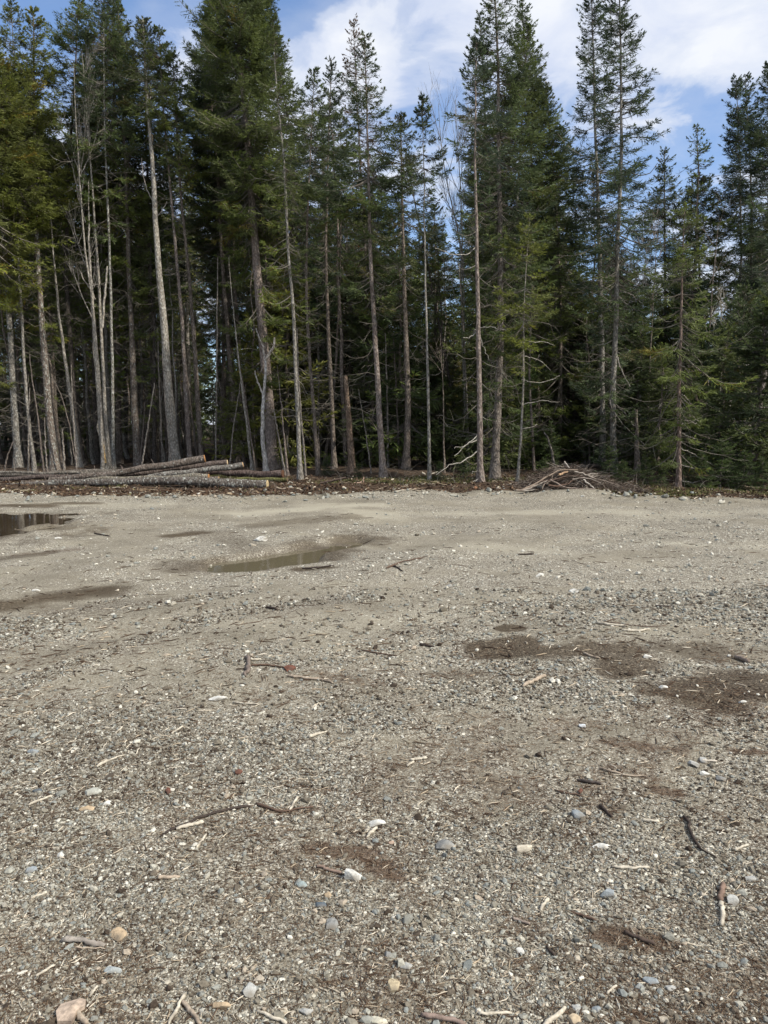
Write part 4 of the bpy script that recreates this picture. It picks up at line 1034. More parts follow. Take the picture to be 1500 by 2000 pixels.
# ------------------------------------------------------------------ forest behind: prototypes and copies
def straight(name, H, wr, seed, crown, bark, lichen, bare, kind, label, group):
    g = np.random.default_rng(seed)
    z = np.concatenate([[-.4, 0.02], np.linspace(.3, H, 16)])
    ax = np.cumsum(g.normal(0, .035, len(z)))
    ay = np.cumsum(g.normal(0, .035, len(z)))
    ax -= ax[0]
    ay -= ay[0]
    tt = np.clip(z / H, 0, 1)
    r = wr * ((1 - tt) ** .75 * .9 + .1) * (1 + .4 * np.exp(-np.maximum(z, 0) / .25))
    Pc = np.stack([ax, ay, z], 1)
    fx = lambda q: np.interp(q, z, ax)
    fy = lambda q: np.interp(q, z, ay)
    root = obj(kind, None, label=label, category='tree', group=group)
    obj('trunk', trunk_mesh('trunk', Pc, r, seed, 8), root, color=(*bark, lichen))
    if crown:
        z0, R, colr, kw = crown
        obj('crown', crown_mesh('crown', fx, fy, z0, H, R, seed, **kw), root, color=(*colr, 1))
    if bare:
        obj('dead_branches', bare_mesh('dead_branches', fx, fy, None, bare[0], bare[1], seed, bare[2], bare[3]), root, kind='stuff')
    return root


def copy_tree(o, loc, rz, sc, ccol=None, bcol=None, label=None, group=None):
    c = o.copy()
    COL.objects.link(c)
    c.location, c.rotation_euler, c.scale = loc, (0, 0, rz), sc
    if label:
        c['label'] = label
    if group:
        c['group'] = group
    for ch in list(o.children):
        k = ch.copy()
        COL.objects.link(k)
        k.parent = c
        k.location = ch.location
        if ccol and ch.name.startswith('crown'):
            k.color = (*ccol, 1)
        if bcol and ch.name.startswith('trunk'):
            k.color = bcol
    return c


GB = 'shaded spruces crowding the forest behind the front row'
LB = 'one of the many shaded spruces crowding the dark forest behind the front row'
protos = [straight('p', 14, .12, 1001 + k, (14 * f, R, c, dict(nb=200, M=20, leaf=1.1, droop=.35, low=.12, lobes=.65)), b, .25, (1, 14 * f + 3, 7, 1.2), 'spruce_tree', LB, GB)
          for k, (f, R, c, b) in enumerate(((.38, 1.9, DG, DRKB), (.48, 1.7, MG, BRNB), (.30, 1.8, DG, BRNB), (.55, 1.6, MG, GREYB), (.42, 2.1, BG_, DRKB)))]
ENV = np.array([(-400, 0), (0, 40), (60, 60), (120, 90), (330, 120), (345, 170), (390, 160), (400, 40), (540, 80), (575, 200), (610, 215), (640, 200), (700, 190), (760, 300), (800, 330), (850, 420), (900, 350), (930, 150),
                (1040, 180), (1090, 280), (1130, 380), (1240, 380), (1260, 440), (1330, 420), (1400, 450), (1420, 320), (1500, 260), (1900, 200)], float)
g = np.random.default_rng(4242)
placed = []
tries = 0
used = set()
while len(placed) < 195 and tries < 20000:
    tries += 1
    Yt = 26.5 + 36 * g.random() ** 1.1
    px_ = g.uniform(-260, 1760)
    xw = at(px_, 900, Yt)[0]
    if any((xw - a) ** 2 + (Yt - b) ** 2 < (0.9 + .02 * Yt) ** 2 for a, b in placed):
        continue
    if 700 < px_ < 900 and Yt < 34 and g.random() < .5:
        continue
    env = np.interp(px_, ENV[:, 0], ENV[:, 1])
    ztop = at(px_, env + g.uniform(30, 290), Yt)[2]
    ztop = min(ztop, g.uniform(15, 21))
    if ztop < 6:
        continue
    placed.append((xw, Yt))
    k = g.integers(0, 5)
    hb = h1(xw, Yt)
    sz = (ztop - hb) / 14
    sxy = np.clip(sz, .6, 1.15) * g.uniform(.85, 1.15)
    left = px_ < 420
    cc_ = [DG, MG, BG_, DG][g.integers(0, 4)] if not left else [MG, DG, OL, MG][g.integers(0, 4)]
    cc_ = tuple(c * g.uniform(.85, 1.15) for c in cc_)
    bc = [(*DRKB, .1), (*BRNB, .3), (*GREYB, .35), (*DRKB, .3)][g.integers(0, 4)]
    if k in used:
        copy_tree(protos[k], (xw, Yt, hb), g.random() * 6.28, (sxy, sxy, sz), cc_, bc)
    else:
        used.add(k)
        protos[k].location, protos[k].scale = (xw, Yt, hb), (sxy, sxy, sz)

# young firs with green down to the ground
GU = 'young firs growing in the shade under the tall spruces'
LU = 'one of the low young firs growing in the shade under the tall spruces'
small = [straight('s', 4.5, .045, 1101 + k, (.25, R, c, dict(nb=110, M=16, leaf=1.1, droop=.15, power=.75, bare=.12, fill=f)), BRNB, .1, None, 'young_fir', LU, GU)
         for k, (R, c, f) in enumerate(((1.35, DG, 1.), (1.15, MG, .9), (1.5, DG, .85)))]
HERO_FIRS = [((1475, 955), 19.5, 4.6, 'dense green young fir at the right edge, boughs sweeping to the gravel'), ((1405, 950), 20.5, 4.2, 'young fir right behind the reddish-brown straight trunk'),
             ((1440, 930), 23, 5.6, 'taller young fir between the young spruce and the broken thick trunk'), ((1290, 930), 22.5, 3.9, 'bushy young fir left of the reddish-brown straight trunk'),
             ((1355, 925), 24, 5.2, 'young fir standing behind the crown of the reddish-brown trunked spruce'), ((1240, 915), 26, 4.8, 'young fir behind the short dark snag right of the twin spruces'),
             ((1530, 950), 19, 5.4, 'young fir half outside the right border of the photo'), ((475, 905), 25.5, 4.4, 'young olive fir in the gap behind the bent pale dead pole'),
             ((1130, 900), 29, 5.5, 'young fir in the shade behind the brush heap'), ((880, 905), 27, 3.6, 'low young fir in the gap left of the pinkish-grey trunk'), ((820, 903), 28, 4.5, 'young fir in the gap behind the slender forward pole'),
             ((700, 902), 30, 6.2, 'young fir left of the tall grey flared trunk, deep in the shade'), ((600, 902), 30, 6.8, 'young fir behind the clean grey straight trunk'), ((1075, 915), 24.5, 1.6, 'tiny fir behind the left slope of the brush heap')]
usedS = set()
for i, (pp_, Yt, Hh, lb) in enumerate(HERO_FIRS):
    xw = at(pp_[0], pp_[1], Yt)[0]
    k = i % 3
    s_ = Hh / 4.5
    c_ = OL if i == 7 else (MG, (.080, .110, .042), DG)[i % 3]
    if k in usedS:
        copy_tree(small[k], (xw, Yt, h1(xw, Yt)), i * 1.7, (s_ * 1.1, s_ * 1.1, s_), c_, None, lb, 'young firs along the forest edge')
    else:
        usedS.add(k)
        small[k].location, small[k].scale = (xw, Yt, h1(xw, Yt)), (s_ * 1.1, s_ * 1.1, s_)
        small[k]['label'], small[k]['group'] = lb, 'young firs along the forest edge'
for i in range(22):
    Yt = g.uniform(23.5, 33)
    px_ = (560 + 700 * ((i * .618) % 1.0)) if i < 15 else g.uniform(1180, 1500)
    xw = at(px_, 900, Yt)[0]
    s_ = g.uniform(.8, 1.75)
    copy_tree(small[i % 3], (xw, Yt, h1(xw, Yt)), g.random() * 6, (s_ * .95, s_ * .95, s_), tuple(c * g.uniform(.85, 1.15) for c in (OL if i % 4 == 0 else MG)), None,
              'one of the green half-grown firs filling the gaps just behind the front trunks', 'half-grown firs just behind the front row')
n = 0
while n < 64:
    Yt = g.uniform(30, 58)
    px_ = g.uniform(-150, 1650)
    if px_ < 420 and Yt < 36:
        continue
    xw = at(px_, 900, Yt)[0]
    s_ = g.uniform(.55, 1.5)
    copy_tree(small[n % 3], (xw, Yt, h1(xw, Yt)), g.random() * 6, (s_ * 1.15, s_ * 1.15, s_), tuple(c * g.uniform(.8, 1.2) for c in (DG if px_ < 500 else MG)), None, LU, GU)
    n += 1

# the far woods: one dense mass
VV, TT_ = [], []
off_ = 0
gw = np.random.default_rng(77)
pm = crown_mesh('tmp', lambda q: q * 0, lambda q: q * 0, .3, 10, 2.6, 5, nb=110, M=10, leaf=3.4, droop=.3, bare=.05, tw=1.3)
nv = len(pm.vertices)
cv_ = np.empty(nv * 3, np.float32)
pm.vertices.foreach_get('co', cv_)
cv_ = cv_.reshape(-1, 3)
ti = np.empty(nv, np.float32)
pm.attributes['tint'].data.foreach_get('value', ti)
npn = sum(1 for p_ in pm.polygons)
qi = np.empty(npn * 4, np.int32)
pm.loops.foreach_get('vertex_index', qi)
mi = np.empty(npn, np.int32)
pm.polygons.foreach_get('material_index', mi)
Vs, Qs, Ms, Ts = [], [], [], []
for q in range(190):
    Yt = gw.uniform(64, 100)
    xw = -66 + 132 * ((q * 0.618) % 1.0 + gw.random() / 190)
    a = gw.random() * 6.28
    s_ = gw.uniform(.65, 1.15)
    R_ = np.array([[math.cos(a), -math.sin(a), 0], [math.sin(a), math.cos(a), 0], [0, 0, 1]]) * s_
    Vs.append(cv_ @ R_.T + [xw, Yt, -.3])
    Qs.append(qi.reshape(-1, 4) + q * nv)
    Ms.append(mi)
    Ts.append(np.clip(ti + gw.normal(0, .1), 0, 1))
obj('distant_woods', new_mesh('distant_woods', np.vstack(Vs), np.vstack(Qs), mq=np.concatenate(Ms), attrs={'tint': np.concatenate(Ts)}, mats=[NEED, TWIG]),
    color=(*DG, 1), kind='stuff', label='far dark woods closing the view behind the forest', category='woods')
bpy.data.meshes.remove(pm)

# ------------------------------------------------------------------ logs
def log(label, p0, p1, Y0, Y1, w0, w1, bark, lichen, seed, cut=(.55, .36, .18), stubs=8, bow=0.0, both=False):
    """felled log between two photo pixels; p1 is the sawn butt"""
    a, b = at(*p0, Y0), at(*p1, Y1)
    g = np.random.default_rng(seed)
    K = 26
    s = np.linspace(0, 1, K)[:, None]
    L = np.linalg.norm(b - a)
    path = a + (b - a) * s
    path[:, 2] += -bow * np.sin(s[:, 0] * np.pi) + .012 * np.sin(s[:, 0] * 9 + seed)
    path[:, 1] += .05 * np.sin(s[:, 0] * 6 + seed)
    path[:, 2] += .015 * np.sin(s[:, 0] * 17 + seed * 2)
    c0 = path[K // 2].copy()
    R = np.linspace(w0 * .5 * Y0 / F, w1 * .5 * Y1 / F, K) * 1.18 * (1 + g.normal(0, .035, K))
    root = obj('log', None, loc=c0, label=label, category='log', group='felled spruce logs lying at the forest edge')
    V, Q = tubes((path - c0)[None], R[None], 14, seed, .05)
    obj('bark', new_mesh('bark', V, Q, mats=[BARK], smooth=True), root, color=(*bark, lichen))
    tg = unit(path[-1] - path[-2])
    u = unit(np.cross(tg, [0, 0, 1.]))
    v = np.cross(u, tg)
    for sgn, k in (((1, -1), (-1, 0)) if both else ((1, -1),)):
        an = np.linspace(0, 2 * np.pi, 15)[:-1]
        Vc = (path[k] - c0) + sgn * tg * .004 + (R[k] * .985) * (np.cos(an)[:, None] * u + np.sin(an)[:, None] * v)
        Vc = np.vstack([Vc, Vc + sgn * tg * .004 * 0 + sgn * tg * .02 - (Vc - (path[k] - c0)) * .05, (path[k] - c0)[None] + sgn * tg * .028])
        idx = np.arange(14)
        Qc = np.stack([idx, (idx + 1) % 14, 14 + (idx + 1) % 14, 14 + idx], 1)
        Tc = np.stack([14 + idx, 14 + (idx + 1) % 14, np.full(14, 28)], 1)
        obj('cut_end', new_mesh('cut_end', Vc, Qc, Tc, mats=[WOODCUT]), root, color=(cut[0] * .72, cut[1] * .72, cut[2] * .72, 1))
    for q in range(stubs):
        k = g.integers(2, K - 2)
        an = g.uniform(-.3, 3.4)
        d = unit(math.cos(an) * u + math.sin(an) * v + tg * -.3)
        p0_ = path[k] - c0 + d * R[k] * .8
        ln = g.uniform(.04, .16) + R[k] * .2
        P3 = p0_ + d * ln * np.linspace(0, 1, 4)[:, None] + g.normal(0, .004, (4, 3))
        V3, Q3 = tubes(P3[None], np.linspace(.012, .006, 4)[None], 5, q)
        obj('branch_stub', new_mesh('branch_stub', V3, Q3, mats=[BARK]), root, color=(.16, .13, .11, .1))
    return root


log('nearest and longest log, along the gravel edge, white lichen near its sawn end', (-70, 956), (521, 947), 18.6, 18.0, 8, 17.5, (.12, .105, .09), .55, 1, (.72, .55, .30), 12, bow=-.14)
log('topmost sloping log with brown bark, orange sawn end and white lichen spots', (95, 938), (398, 896), 18.9, 19.6, 9, 12.5, (.13, .108, .09), .45, 2, (.50, .25, .10), 9, bow=.05)
log('dark smooth log with the pale yellow sawn end, second highest in the pile', (225, 929), (443, 903), 19.6, 20.3, 8, 10.5, (.11, .088, .075), .15, 3, (.74, .56, .33), 6)
log('grey lichen-covered log with the tan sawn end, third highest in the pile', (225, 940), (474, 908), 19.0, 19.7, 7, 10, (.16, .148, .13), .55, 4, (.60, .40, .22), 7)
log('dark red-brown log pointing furthest right behind the pile', (380, 922), (552, 927), 20.4, 19.9, 9, 13, (.11, .082, .07), .3, 5, (.16, .08, .045), 3, both=True)
log('short log with orange-brown sawn end tucked between the sloping logs and the nearest log', (170, 938), (407, 931), 18.9, 18.7, 8, 10.5, (.20, .18, .14), .5, 6, (.55, .27, .10), 3)
log('thin log whose small sawn end peeps out beside the short orange-ended log', (300, 938), (426, 934), 19.4, 19.1, 6, 7, BRNB, .3, 7, (.55, .37, .18), 1)
log('long grey log running out of the photo at the left behind the others', (-120, 930), (330, 920), 20.6, 20.9, 9, 10, (.14, .125, .105), .3, 8, (.5, .3, .16), 16)
log('dark brown log ending in a pinkish cut under the long grey one', (-90, 937), (235, 929), 19.9, 20.2, 7, 8, (.10, .08, .07), .2, 9, (.55, .30, .22), 10)
log('low mossy log lying flat behind the white-lichened sawn end', (425, 938), (560, 936), 19.6, 19.3, 7, 7, (.13, .13, .05), .0, 10, (.2, .15, .08), 1)
log('dark fallen trunk lying deep in the shade behind the brush heap', (1075, 897), (1240, 894), 27, 27.5, 9, 10, DRKB, .1, 11, (.2, .15, .1), 6)
log('grey fallen trunk sloping behind the brush heap below the twin spruces', (1060, 918), (1230, 905), 22, 24.5, 6, 8, BRNB, .2, 12, (.3, .2, .12), 8)

log('thin crooked grey pole lying on top of the long grey log at the far left', (-60, 921), (190, 925), 20.0, 20.4, 4, 5, (.17, .155, .13), .3, 13, (.4, .3, .18), 10)
log('thin brown pole under the topmost log, left of the middle of the pile', (40, 943), (330, 927), 19.2, 20.0, 5, 6, (.12, .10, .085), .35, 14, (.5, .33, .18), 6)
log('slender lichen-spotted pole lying behind the dark smooth log', (120, 931), (372, 915), 20.2, 20.9, 5, 7, (.16, .14, .12), .45, 15, (.55, .38, .2), 6)

# ------------------------------------------------------------------ heap of brushwood
hx0, hy0 = at(1105, 962, 17.3)[0], 17.3
HB = h1(hx0, hy0)


def heap_top(x, y):
    u = (x - hx0)
    wx = np.where(u < 0, 1.1, 1.3)
    d = np.clip(1 - (np.abs(u) / wx) ** 1.7 - ((y - hy0) / .75) ** 2, 0, 1)
    return .55 * d ** .85


gh = np.random.default_rng(31)
nb_ = 5200
ux_ = gh.uniform(-1.05, 1.7, nb_)
uy_ = gh.uniform(-.62, .62, nb_)
zt_ = heap_top(hx0 + ux_, hy0 + uy_)
zc_ = HB + zt_ * gh.uniform(.1, 1.0, nb_) ** .6 + .01
ang = np.where(gh.random(nb_) < .6, gh.normal(0, .5, nb_), gh.uniform(0, 3.14, nb_))
Lb = gh.uniform(.15, .6, nb_)
K = 6
s = np.linspace(-.5, .5, K)[None, :]
bx = hx0 + ux_[:, None] + np.cos(ang)[:, None] * Lb[:, None] * s
by = hy0 + uy_[:, None] + np.sin(ang)[:, None] * Lb[:, None] * s
bz = zc_[:, None] + gh.normal(0, .42, nb_)[:, None] * Lb[:, None] * s - .5 * Lb[:, None] * s ** 2
bz = np.maximum(bz, hgt(bx, by) + .004)
Pb = np.stack([bx, by, bz], -1) + gh.normal(0, .008, (nb_, K, 3))
V, Q = tubes(Pb, gh.uniform(.0025, .0065, nb_)[:, None] * np.linspace(1, .5, K)[None], 3)
obj('brushwood', new_mesh('brushwood', V, Q, attrs={'tint': np.repeat(np.clip(gh.normal(.40, .22, nb_), 0, .85), K * 3)}, mats=[BRUSH]), kind='stuff',
    label='tangled mass of reddish-brown twigs making up the brush heap', category='brush')
HEAP = [
 ('long pale branch forming the left slope of the brush heap up to its crest', [(1010, 962), (1035, 950), (1060, 937), (1082, 923), (1105, 915), (1128, 918)], 4.5, (.33, .26, .20)),
 ('thick pale splayed branch at the left foot of the brush heap', [(1008, 965), (1025, 957), (1048, 948), (1070, 938)], 4.5, (.40, .35, .29)),
 ('short pale split branch at the left foot of the brush heap, nearest the gravel', [(1023, 966), (1032, 960), (1046, 956)], 3.4, (.42, .38, .32)),
 ('long bent branch sagging across the front of the brush heap', [(1075, 937), (1090, 947), (1115, 954), (1140, 957), (1163, 957)], 3.2, (.36, .29, .24)),
 ('straight bleached branch slanting down the middle of the brush heap', [(1139, 937), (1150, 945), (1157, 951), (1164, 957)], 3.6, (.60, .55, .47)),
 ('bleached stick poking up from the crest of the brush heap', [(1102, 902), (1107, 908), (1112, 914)], 3.4, (.55, .50, .44)),
 ('split orange-pale piece of wood just under the crest of the brush heap', [(1092, 928), (1100, 924), (1109, 921)], 5, (.62, .42, .26)),
 ('pale branch lying along the upper right of the brush heap', [(1122, 921), (1140, 925), (1155, 932), (1166, 936)], 3.5, (.50, .44, .37)),
 ('grey curved branch in the middle right of the brush heap', [(1118, 936), (1140, 933), (1160, 937), (1174, 944)], 3, (.38, .33, .28)),
 ('upper one of the two parallel cut sticks at the right shoulder of the brush heap', [(1148, 926), (1160, 926), (1169, 925)], 3.0, (.42, .37, .31)),
 ('lower one of the two parallel cut sticks at the right shoulder of the brush heap', [(1150, 931), (1160, 930), (1169, 930)], 3.0, (.34, .30, .25)),
 ('thin branch running down the right tail of the brush heap', [(1150, 930), (1175, 938), (1195, 944), (1210, 948)], 2.4, (.34, .28, .23)),
 ('looped thin twig hanging at the left side of the brush heap', [(1060, 963), (1058, 952), (1062, 945), (1075, 940), (1080, 928)], 2.0, (.30, .24, .19)),
 ('dark branch crossing below the crest of the brush heap', [(1055, 940), (1085, 936), (1115, 928), (1140, 930)], 2.6, (.16, .11, .085)),
 ('broken brown branch sticking out low at the front of the brush heap', [(1071, 948), (1085, 950), (1108, 946), (1120, 938)], 3.0, (.22, .14, .10)),
]
for i, (lb, px_, wp, c_) in enumerate(HEAP):
    r = curve_pts(px_, 16.75, 14, 0, 200 + i, .006)
    # lay it on the surface of the heap
    hz = np.maximum(r[:, 2], hgt(r[:, 0], r[:, 1]) + wp * .5 * 16.75 / F)
    r[:, 1] = 16.42 + np.clip((hz - HB) * .85, 0, .55)
    sc_ = r[:, 1] / 16.75
    r[:, 0] *= sc_
    r[:, 2] = CAMH + (hz - CAMH) * sc_
    r[:, 2] = np.maximum(r[:, 2], hgt(r[:, 0], r[:, 1]) + .01)
    c0 = r[7].copy()
    V, Q = tubes((r - c0)[None], (np.linspace(wp, wp * .55, 14) * .48 * 16.75 / F)[None], 7, i, .08)
    obj('brush_branch', new_mesh('brush_branch', V, Q, mats=[STICK], smooth=True), loc=c0, color=(c_[0] * .78, c_[1] * .76, c_[2] * .74, 1), label=lb, category='branch', group='loose branches lying on the brush heap')

# ------------------------------------------------------------------ litter at the forest edge
gl = np.random.default_rng(55)


def strip_points(n, x0=-16, x1=16, depth=4.5, pw=1.3):
    x = gl.uniform(x0, x1, n)
    y = edge_y(x) + .05 + depth * gl.random(n) ** pw - .25
    return x, y


n = 5200
x, y = strip_points(n, depth=7)
an = gl.uniform(0, 6.28, n)
L = gl.uniform(.06, .42, n)
s = np.linspace(-.5, .5, 4)[None, :]
tx = x[:, None] + np.cos(an)[:, None] * L[:, None] * s
ty = y[:, None] + np.sin(an)[:, None] * L[:, None] * s
rad = gl.uniform(.003, .009, n)
tz = hgt(tx, ty) + rad[:, None] + np.abs(gl.normal(0, .03, n))[:, None] * (s + .5) + .004
V, Q = tubes(np.stack([tx, ty, tz], -1) + gl.normal(0, .006, (n, 4, 3)), rad[:, None] * np.linspace(1, .6, 4)[None], 4)
T1 = np.repeat(np.where(gl.random(n) < .12, gl.uniform(.85, 1, n), gl.uniform(.1, .72, n)), 16)
n = 26000
x, y = strip_points(n, depth=6, pw=1.5)
dd = unit(gl.normal(0, 1, (n, 3)) * [1, 1, .45])
ln = gl.uniform(.03, .11, n)
wv = unit(np.cross(dd, unit(gl.normal(0, 1, (n, 3))))) * (ln * gl.uniform(.12, .35, n))[:, None]
V2, Q2 = kites(np.stack([x, y, hgt(x, y) + .012], 1), dd, ln, wv)
T2 = np.repeat(np.where(gl.random(n) < .05, .95, gl.uniform(0, .72, n)), 4)
obj('forest_litter', new_mesh('forest_litter', np.vstack([V, V2]), np.vstack([Q, Q2 + len(V)]), attrs={'tint': np.concatenate([T1, T2])}, mats=[LITT]), kind='stuff',
    label='brown bark crumbs and twigs strewn along the forest edge', category='litter')
# moss and short grass
n = 60000
x, y = strip_points(n, -15, 15, 6.5, 1.0)
mv = grid_val(mossv, x, y)
k = gl.random(n) < np.clip(mv * 1.1 + .03, 0, 1)
x, y = x[k], y[k]
n = len(x)
dd = unit(gl.normal(0, .5, (n, 3)) + [0, 0, .8])
ln = gl.uniform(.03, .10, n)
wv = unit(np.cross(dd, unit(gl.normal(0, 1, (n, 3))))) * gl.uniform(.004, .012, n)[:, None]
V, Q = kites(np.stack([x, y, hgt(x, y) - .005], 1), dd, ln, wv)
obj('moss_and_grass', new_mesh('moss_and_grass', V, Q, attrs={'tint': np.repeat(np.clip(gl.normal(.5, .22, n), 0, 1), 4)}, mats=[MOSS]), kind='stuff',
    label='olive moss and short grass on the forest edge', category='moss')

# ------------------------------------------------------------------ gravel
PHI = (1 + 5 ** .5) / 2
IV = unit(np.array([(-1, PHI, 0), (1, PHI, 0), (-1, -PHI, 0), (1, -PHI, 0), (0, -1, PHI), (0, 1, PHI), (0, -1, -PHI), (0, 1, -PHI), (PHI, 0, -1), (PHI, 0, 1), (-PHI, 0, -1), (-PHI, 0, 1)], float))
IF = np.array([(0, 11, 5), (0, 5, 1), (0, 1, 7), (0, 7, 10), (0, 10, 11), (1, 5, 9), (5, 11, 4), (11, 10, 2), (10, 7, 6), (7, 1, 8), (3, 9, 4), (3, 4, 2), (3, 2, 6), (3, 6, 8), (3, 8, 9), (4, 9, 5), (2, 4, 11), (6, 2, 10), (8, 6, 7), (9, 8, 1)])


def stones_mesh(name, x, y, size, tint, seed, matl, flat=(.45, .8), sink=.25):
    g = np.random.default_rng(seed)
    n = len(x)
    sc = np.stack([g.uniform(.7, 1.35, n), g.uniform(.6, 1.0, n), g.uniform(*flat, n)], 1) * size[:, None] * .5
    v = IV[None] * (1 + g.normal(0, .24, (n, 12, 1))) * sc[:, None, :]
    a = g.uniform(0, 6.28, n)
    b = g.normal(0, .25, n)
    ca, sa, cb, sb = np.cos(a)[:, None], np.sin(a)[:, None], np.cos(b)[:, None], np.sin(b)[:, None]
    X_, Y_, Z_ = v[..., 0], v[..., 1], v[..., 2]
    X_, Z_ = X_ * cb - Z_ * sb, X_ * sb + Z_ * cb
    X_, Y_ = X_ * ca - Y_ * sa, X_ * sa + Y_ * ca
    zb = hgt(x, y) + sc[:, 2] * (1 - 2 * sink)
    V = np.stack([X_ + x[:, None], Y_ + y[:, None], Z_ + zb[:, None]], -1).reshape(-1, 3)
    T = (IF[None] + (np.arange(n) * 12)[:, None, None]).reshape(-1, 3)
    return new_mesh(name, V, T=T, attrs={'tint': np.repeat(tint, 12)}, mats=[matl])


def lot_points(n, py0, py1, px0=-350, px1=1850, seed=0):
    g = np.random.default_rng(seed)
    px = g.uniform(px0, px1, n)
    py = g.uniform(py0, py1, n)
    dz = -(py - 1000) / F
    dx = (px - 750) / F
    ry = CP + dz * SP
    k = CAMH / -(-SP + dz * CP)
    x, y = dx * k, ry * k
    ok = y < edge_y(x) - .02
    return x[ok], y[ok], k[ok], g


def tints(g, n, pale=.0):
    t_ = np.clip(g.normal(.43 + pale, .26, n) + .42 * (fbm(x * 1.4, y * 1.4, 907, 3) - .5) - .35 * grid_val(wetv, x, y) - .2 * grid_val(litv, x, y), 0, .93)
    return np.where(g.random(n) < .05, 1.0, t_)


# fine pebbles near, larger ones thinning out with distance
x, y, k, gg = lot_points(210000, 1150, 2060, seed=11)
cr_ = grid_val(crs, x, y)
wv_ = grid_val(wetv, x, y)
lv_ = grid_val(litv, x, y)
keep = gg.random(len(x)) < np.clip(-.10 + 1.25 * cr_ - 2.2 * wv_ - .5 * lv_ + .5 * (fbm(x * 2.6, y * 2.6, 905, 3) - .4), .04, 1)
x, y, k = x[keep], y[keep], k[keep]
sz = np.clip(gg.lognormal(math.log(.0062), .45, len(x)), .0035, .028) * np.clip(k / 2.6, .8, 2.6)
obj('gravel', stones_mesh('gravel', x, y, sz, tints(gg, len(x)), 12, GRAV), kind='stuff', label='loose crushed gravel covering the lot', category='gravel')
x, y, k, gg = lot_points(52000, 962, 2040, seed=21)
kp = (k < 4.2) <= (gg.random(len(k)) < .26)
x, y, k = x[kp], y[kp], k[kp]
cr_ = grid_val(crs, x, y)
wv_ = grid_val(wetv, x, y)
keep = gg.random(len(x)) < np.clip(cr_ * 1.1 - 2.0 * wv_ + .05 + .5 * (fbm(x * 2.1, y * 2.1, 906, 3) - .5), .03, 1)
x, y, k = x[keep], y[keep], k[keep]
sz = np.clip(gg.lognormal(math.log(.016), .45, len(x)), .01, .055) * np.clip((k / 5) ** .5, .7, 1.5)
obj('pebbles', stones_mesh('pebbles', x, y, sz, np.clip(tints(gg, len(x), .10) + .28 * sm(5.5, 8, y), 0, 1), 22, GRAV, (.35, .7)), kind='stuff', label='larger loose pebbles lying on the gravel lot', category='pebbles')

# stray wood chips and dark twig bits on the lot
def bits(name, n, py0, py1, seed, lo, hi, rlo, rhi, t0, t1, label, cat, uselit=0.0):
    x, y, k, gg = lot_points(n, py0, py1, seed=seed)
    if uselit:
        lv = np.maximum(grid_val(litv, x, y), .0)
        keep = gg.random(len(x)) < np.clip(lv * uselit + .04, 0, 1)
    else:
        keep = gg.random(len(x)) < .35 + .65 * fbm(x * 1.3, y * 1.3, seed, 3)
    x, y, k = x[keep], y[keep], k[keep]
    n = len(x)
    an = gg.uniform(0, 6.28, n)
    L = gg.uniform(lo, hi, n) ** 1.0 * np.clip(k / 3, .8, 2)
    s = np.linspace(-.5, .5, 4)[None, :]
    bend = gg.normal(0, .18, n)[:, None] * L[:, None] * (.25 - s ** 2)
    tx = x[:, None] + np.cos(an)[:, None] * L[:, None] * s - np.sin(an)[:, None] * bend
    ty = y[:, None] + np.sin(an)[:, None] * L[:, None] * s + np.cos(an)[:, None] * bend
    r_ = gg.uniform(rlo, rhi, n) * np.clip(k / 3, .8, 1.8)
    tz = hgt(tx, ty) + r_[:, None] * .8 + .003 + gg.normal(0, .002, (n, 4))
    V, Q = tubes(np.stack([tx, ty, tz], -1), r_[:, None] * np.array([[.5, 1, .9, .35]]), 4)
    obj(name, new_mesh(name, V, Q, attrs={'tint': np.repeat(gg.uniform(t0, t1, n), 16)}, mats=[LITT]), kind='stuff', label=label, category=cat)


bits('wood_chips', 3800, 1180, 2050, 61, .015, .06, .0010, .0024, .84, 1.0, 'small pale wood chips strewn over the gravel', 'wood chips')
bits('twig_litter', 7000, 1000, 2050, 62, .02, .085, .0008, .0022, .05, .5, 'dark broken twigs strewn over the gravel', 'twigs')
bits('needle_litter', 90000, 1180, 2050, 63, .012, .035, .0005, .0013, .3, .8, 'reddish-brown needles gathered in patches on the gravel', 'needles', 1.0)

# ------------------------------------------------------------------ single rocks measured in the photo
from itertools import product


def ico(sub):
    V = [tuple(v) for v in IV]
    Fc = [tuple(f) for f in IF]
    for _ in range(sub):
        cache = {}
        nf = []

        def mid(a, b):
            k = (min(a, b), max(a, b))
            if k not in cache:
                m = (np.array(V[a]) + np.array(V[b]))
                V.append(tuple(m / np.linalg.norm(m)))
                cache[k] = len(V) - 1
            return cache[k]
        for a, b, c in Fc:
            ab, bc, ca = mid(a, b), mid(b, c), mid(c, a)
            nf += [(a, ab, ca), (b, bc, ab), (c, ca, bc), (ab, bc, ca)]
        Fc = nf
    return np.array(V), np.array(Fc)


I3V, I3F = ico(3)


def rock_mesh(name, sx_, sy_, sz_, seed, angular=.8):
    g = np.random.default_rng(seed)
    n = unit(g.normal(0, 1, (15, 3)))
    d = g.uniform(.5, 1.0, 15)
    dot = I3V @ n.T
    r = np.min(np.where(dot > .05, d / np.maximum(dot, .05), 9), axis=1)
    r = np.minimum(r, 1.1)
    angular = .72 + .28 * angular
    r = angular * r + (1 - angular) * .9
    r = r * (1 + .05 * (vnoise(I3V[:, 0] * 4 + 9, I3V[:, 1] * 4 + I3V[:, 2] * 3 + 5, seed) - .5))
    V = I3V * r[:, None] * np.array([sx_, sy_, sz_])
    return new_mesh(name, V, T=I3F, mats=[STONE], smooth=False)


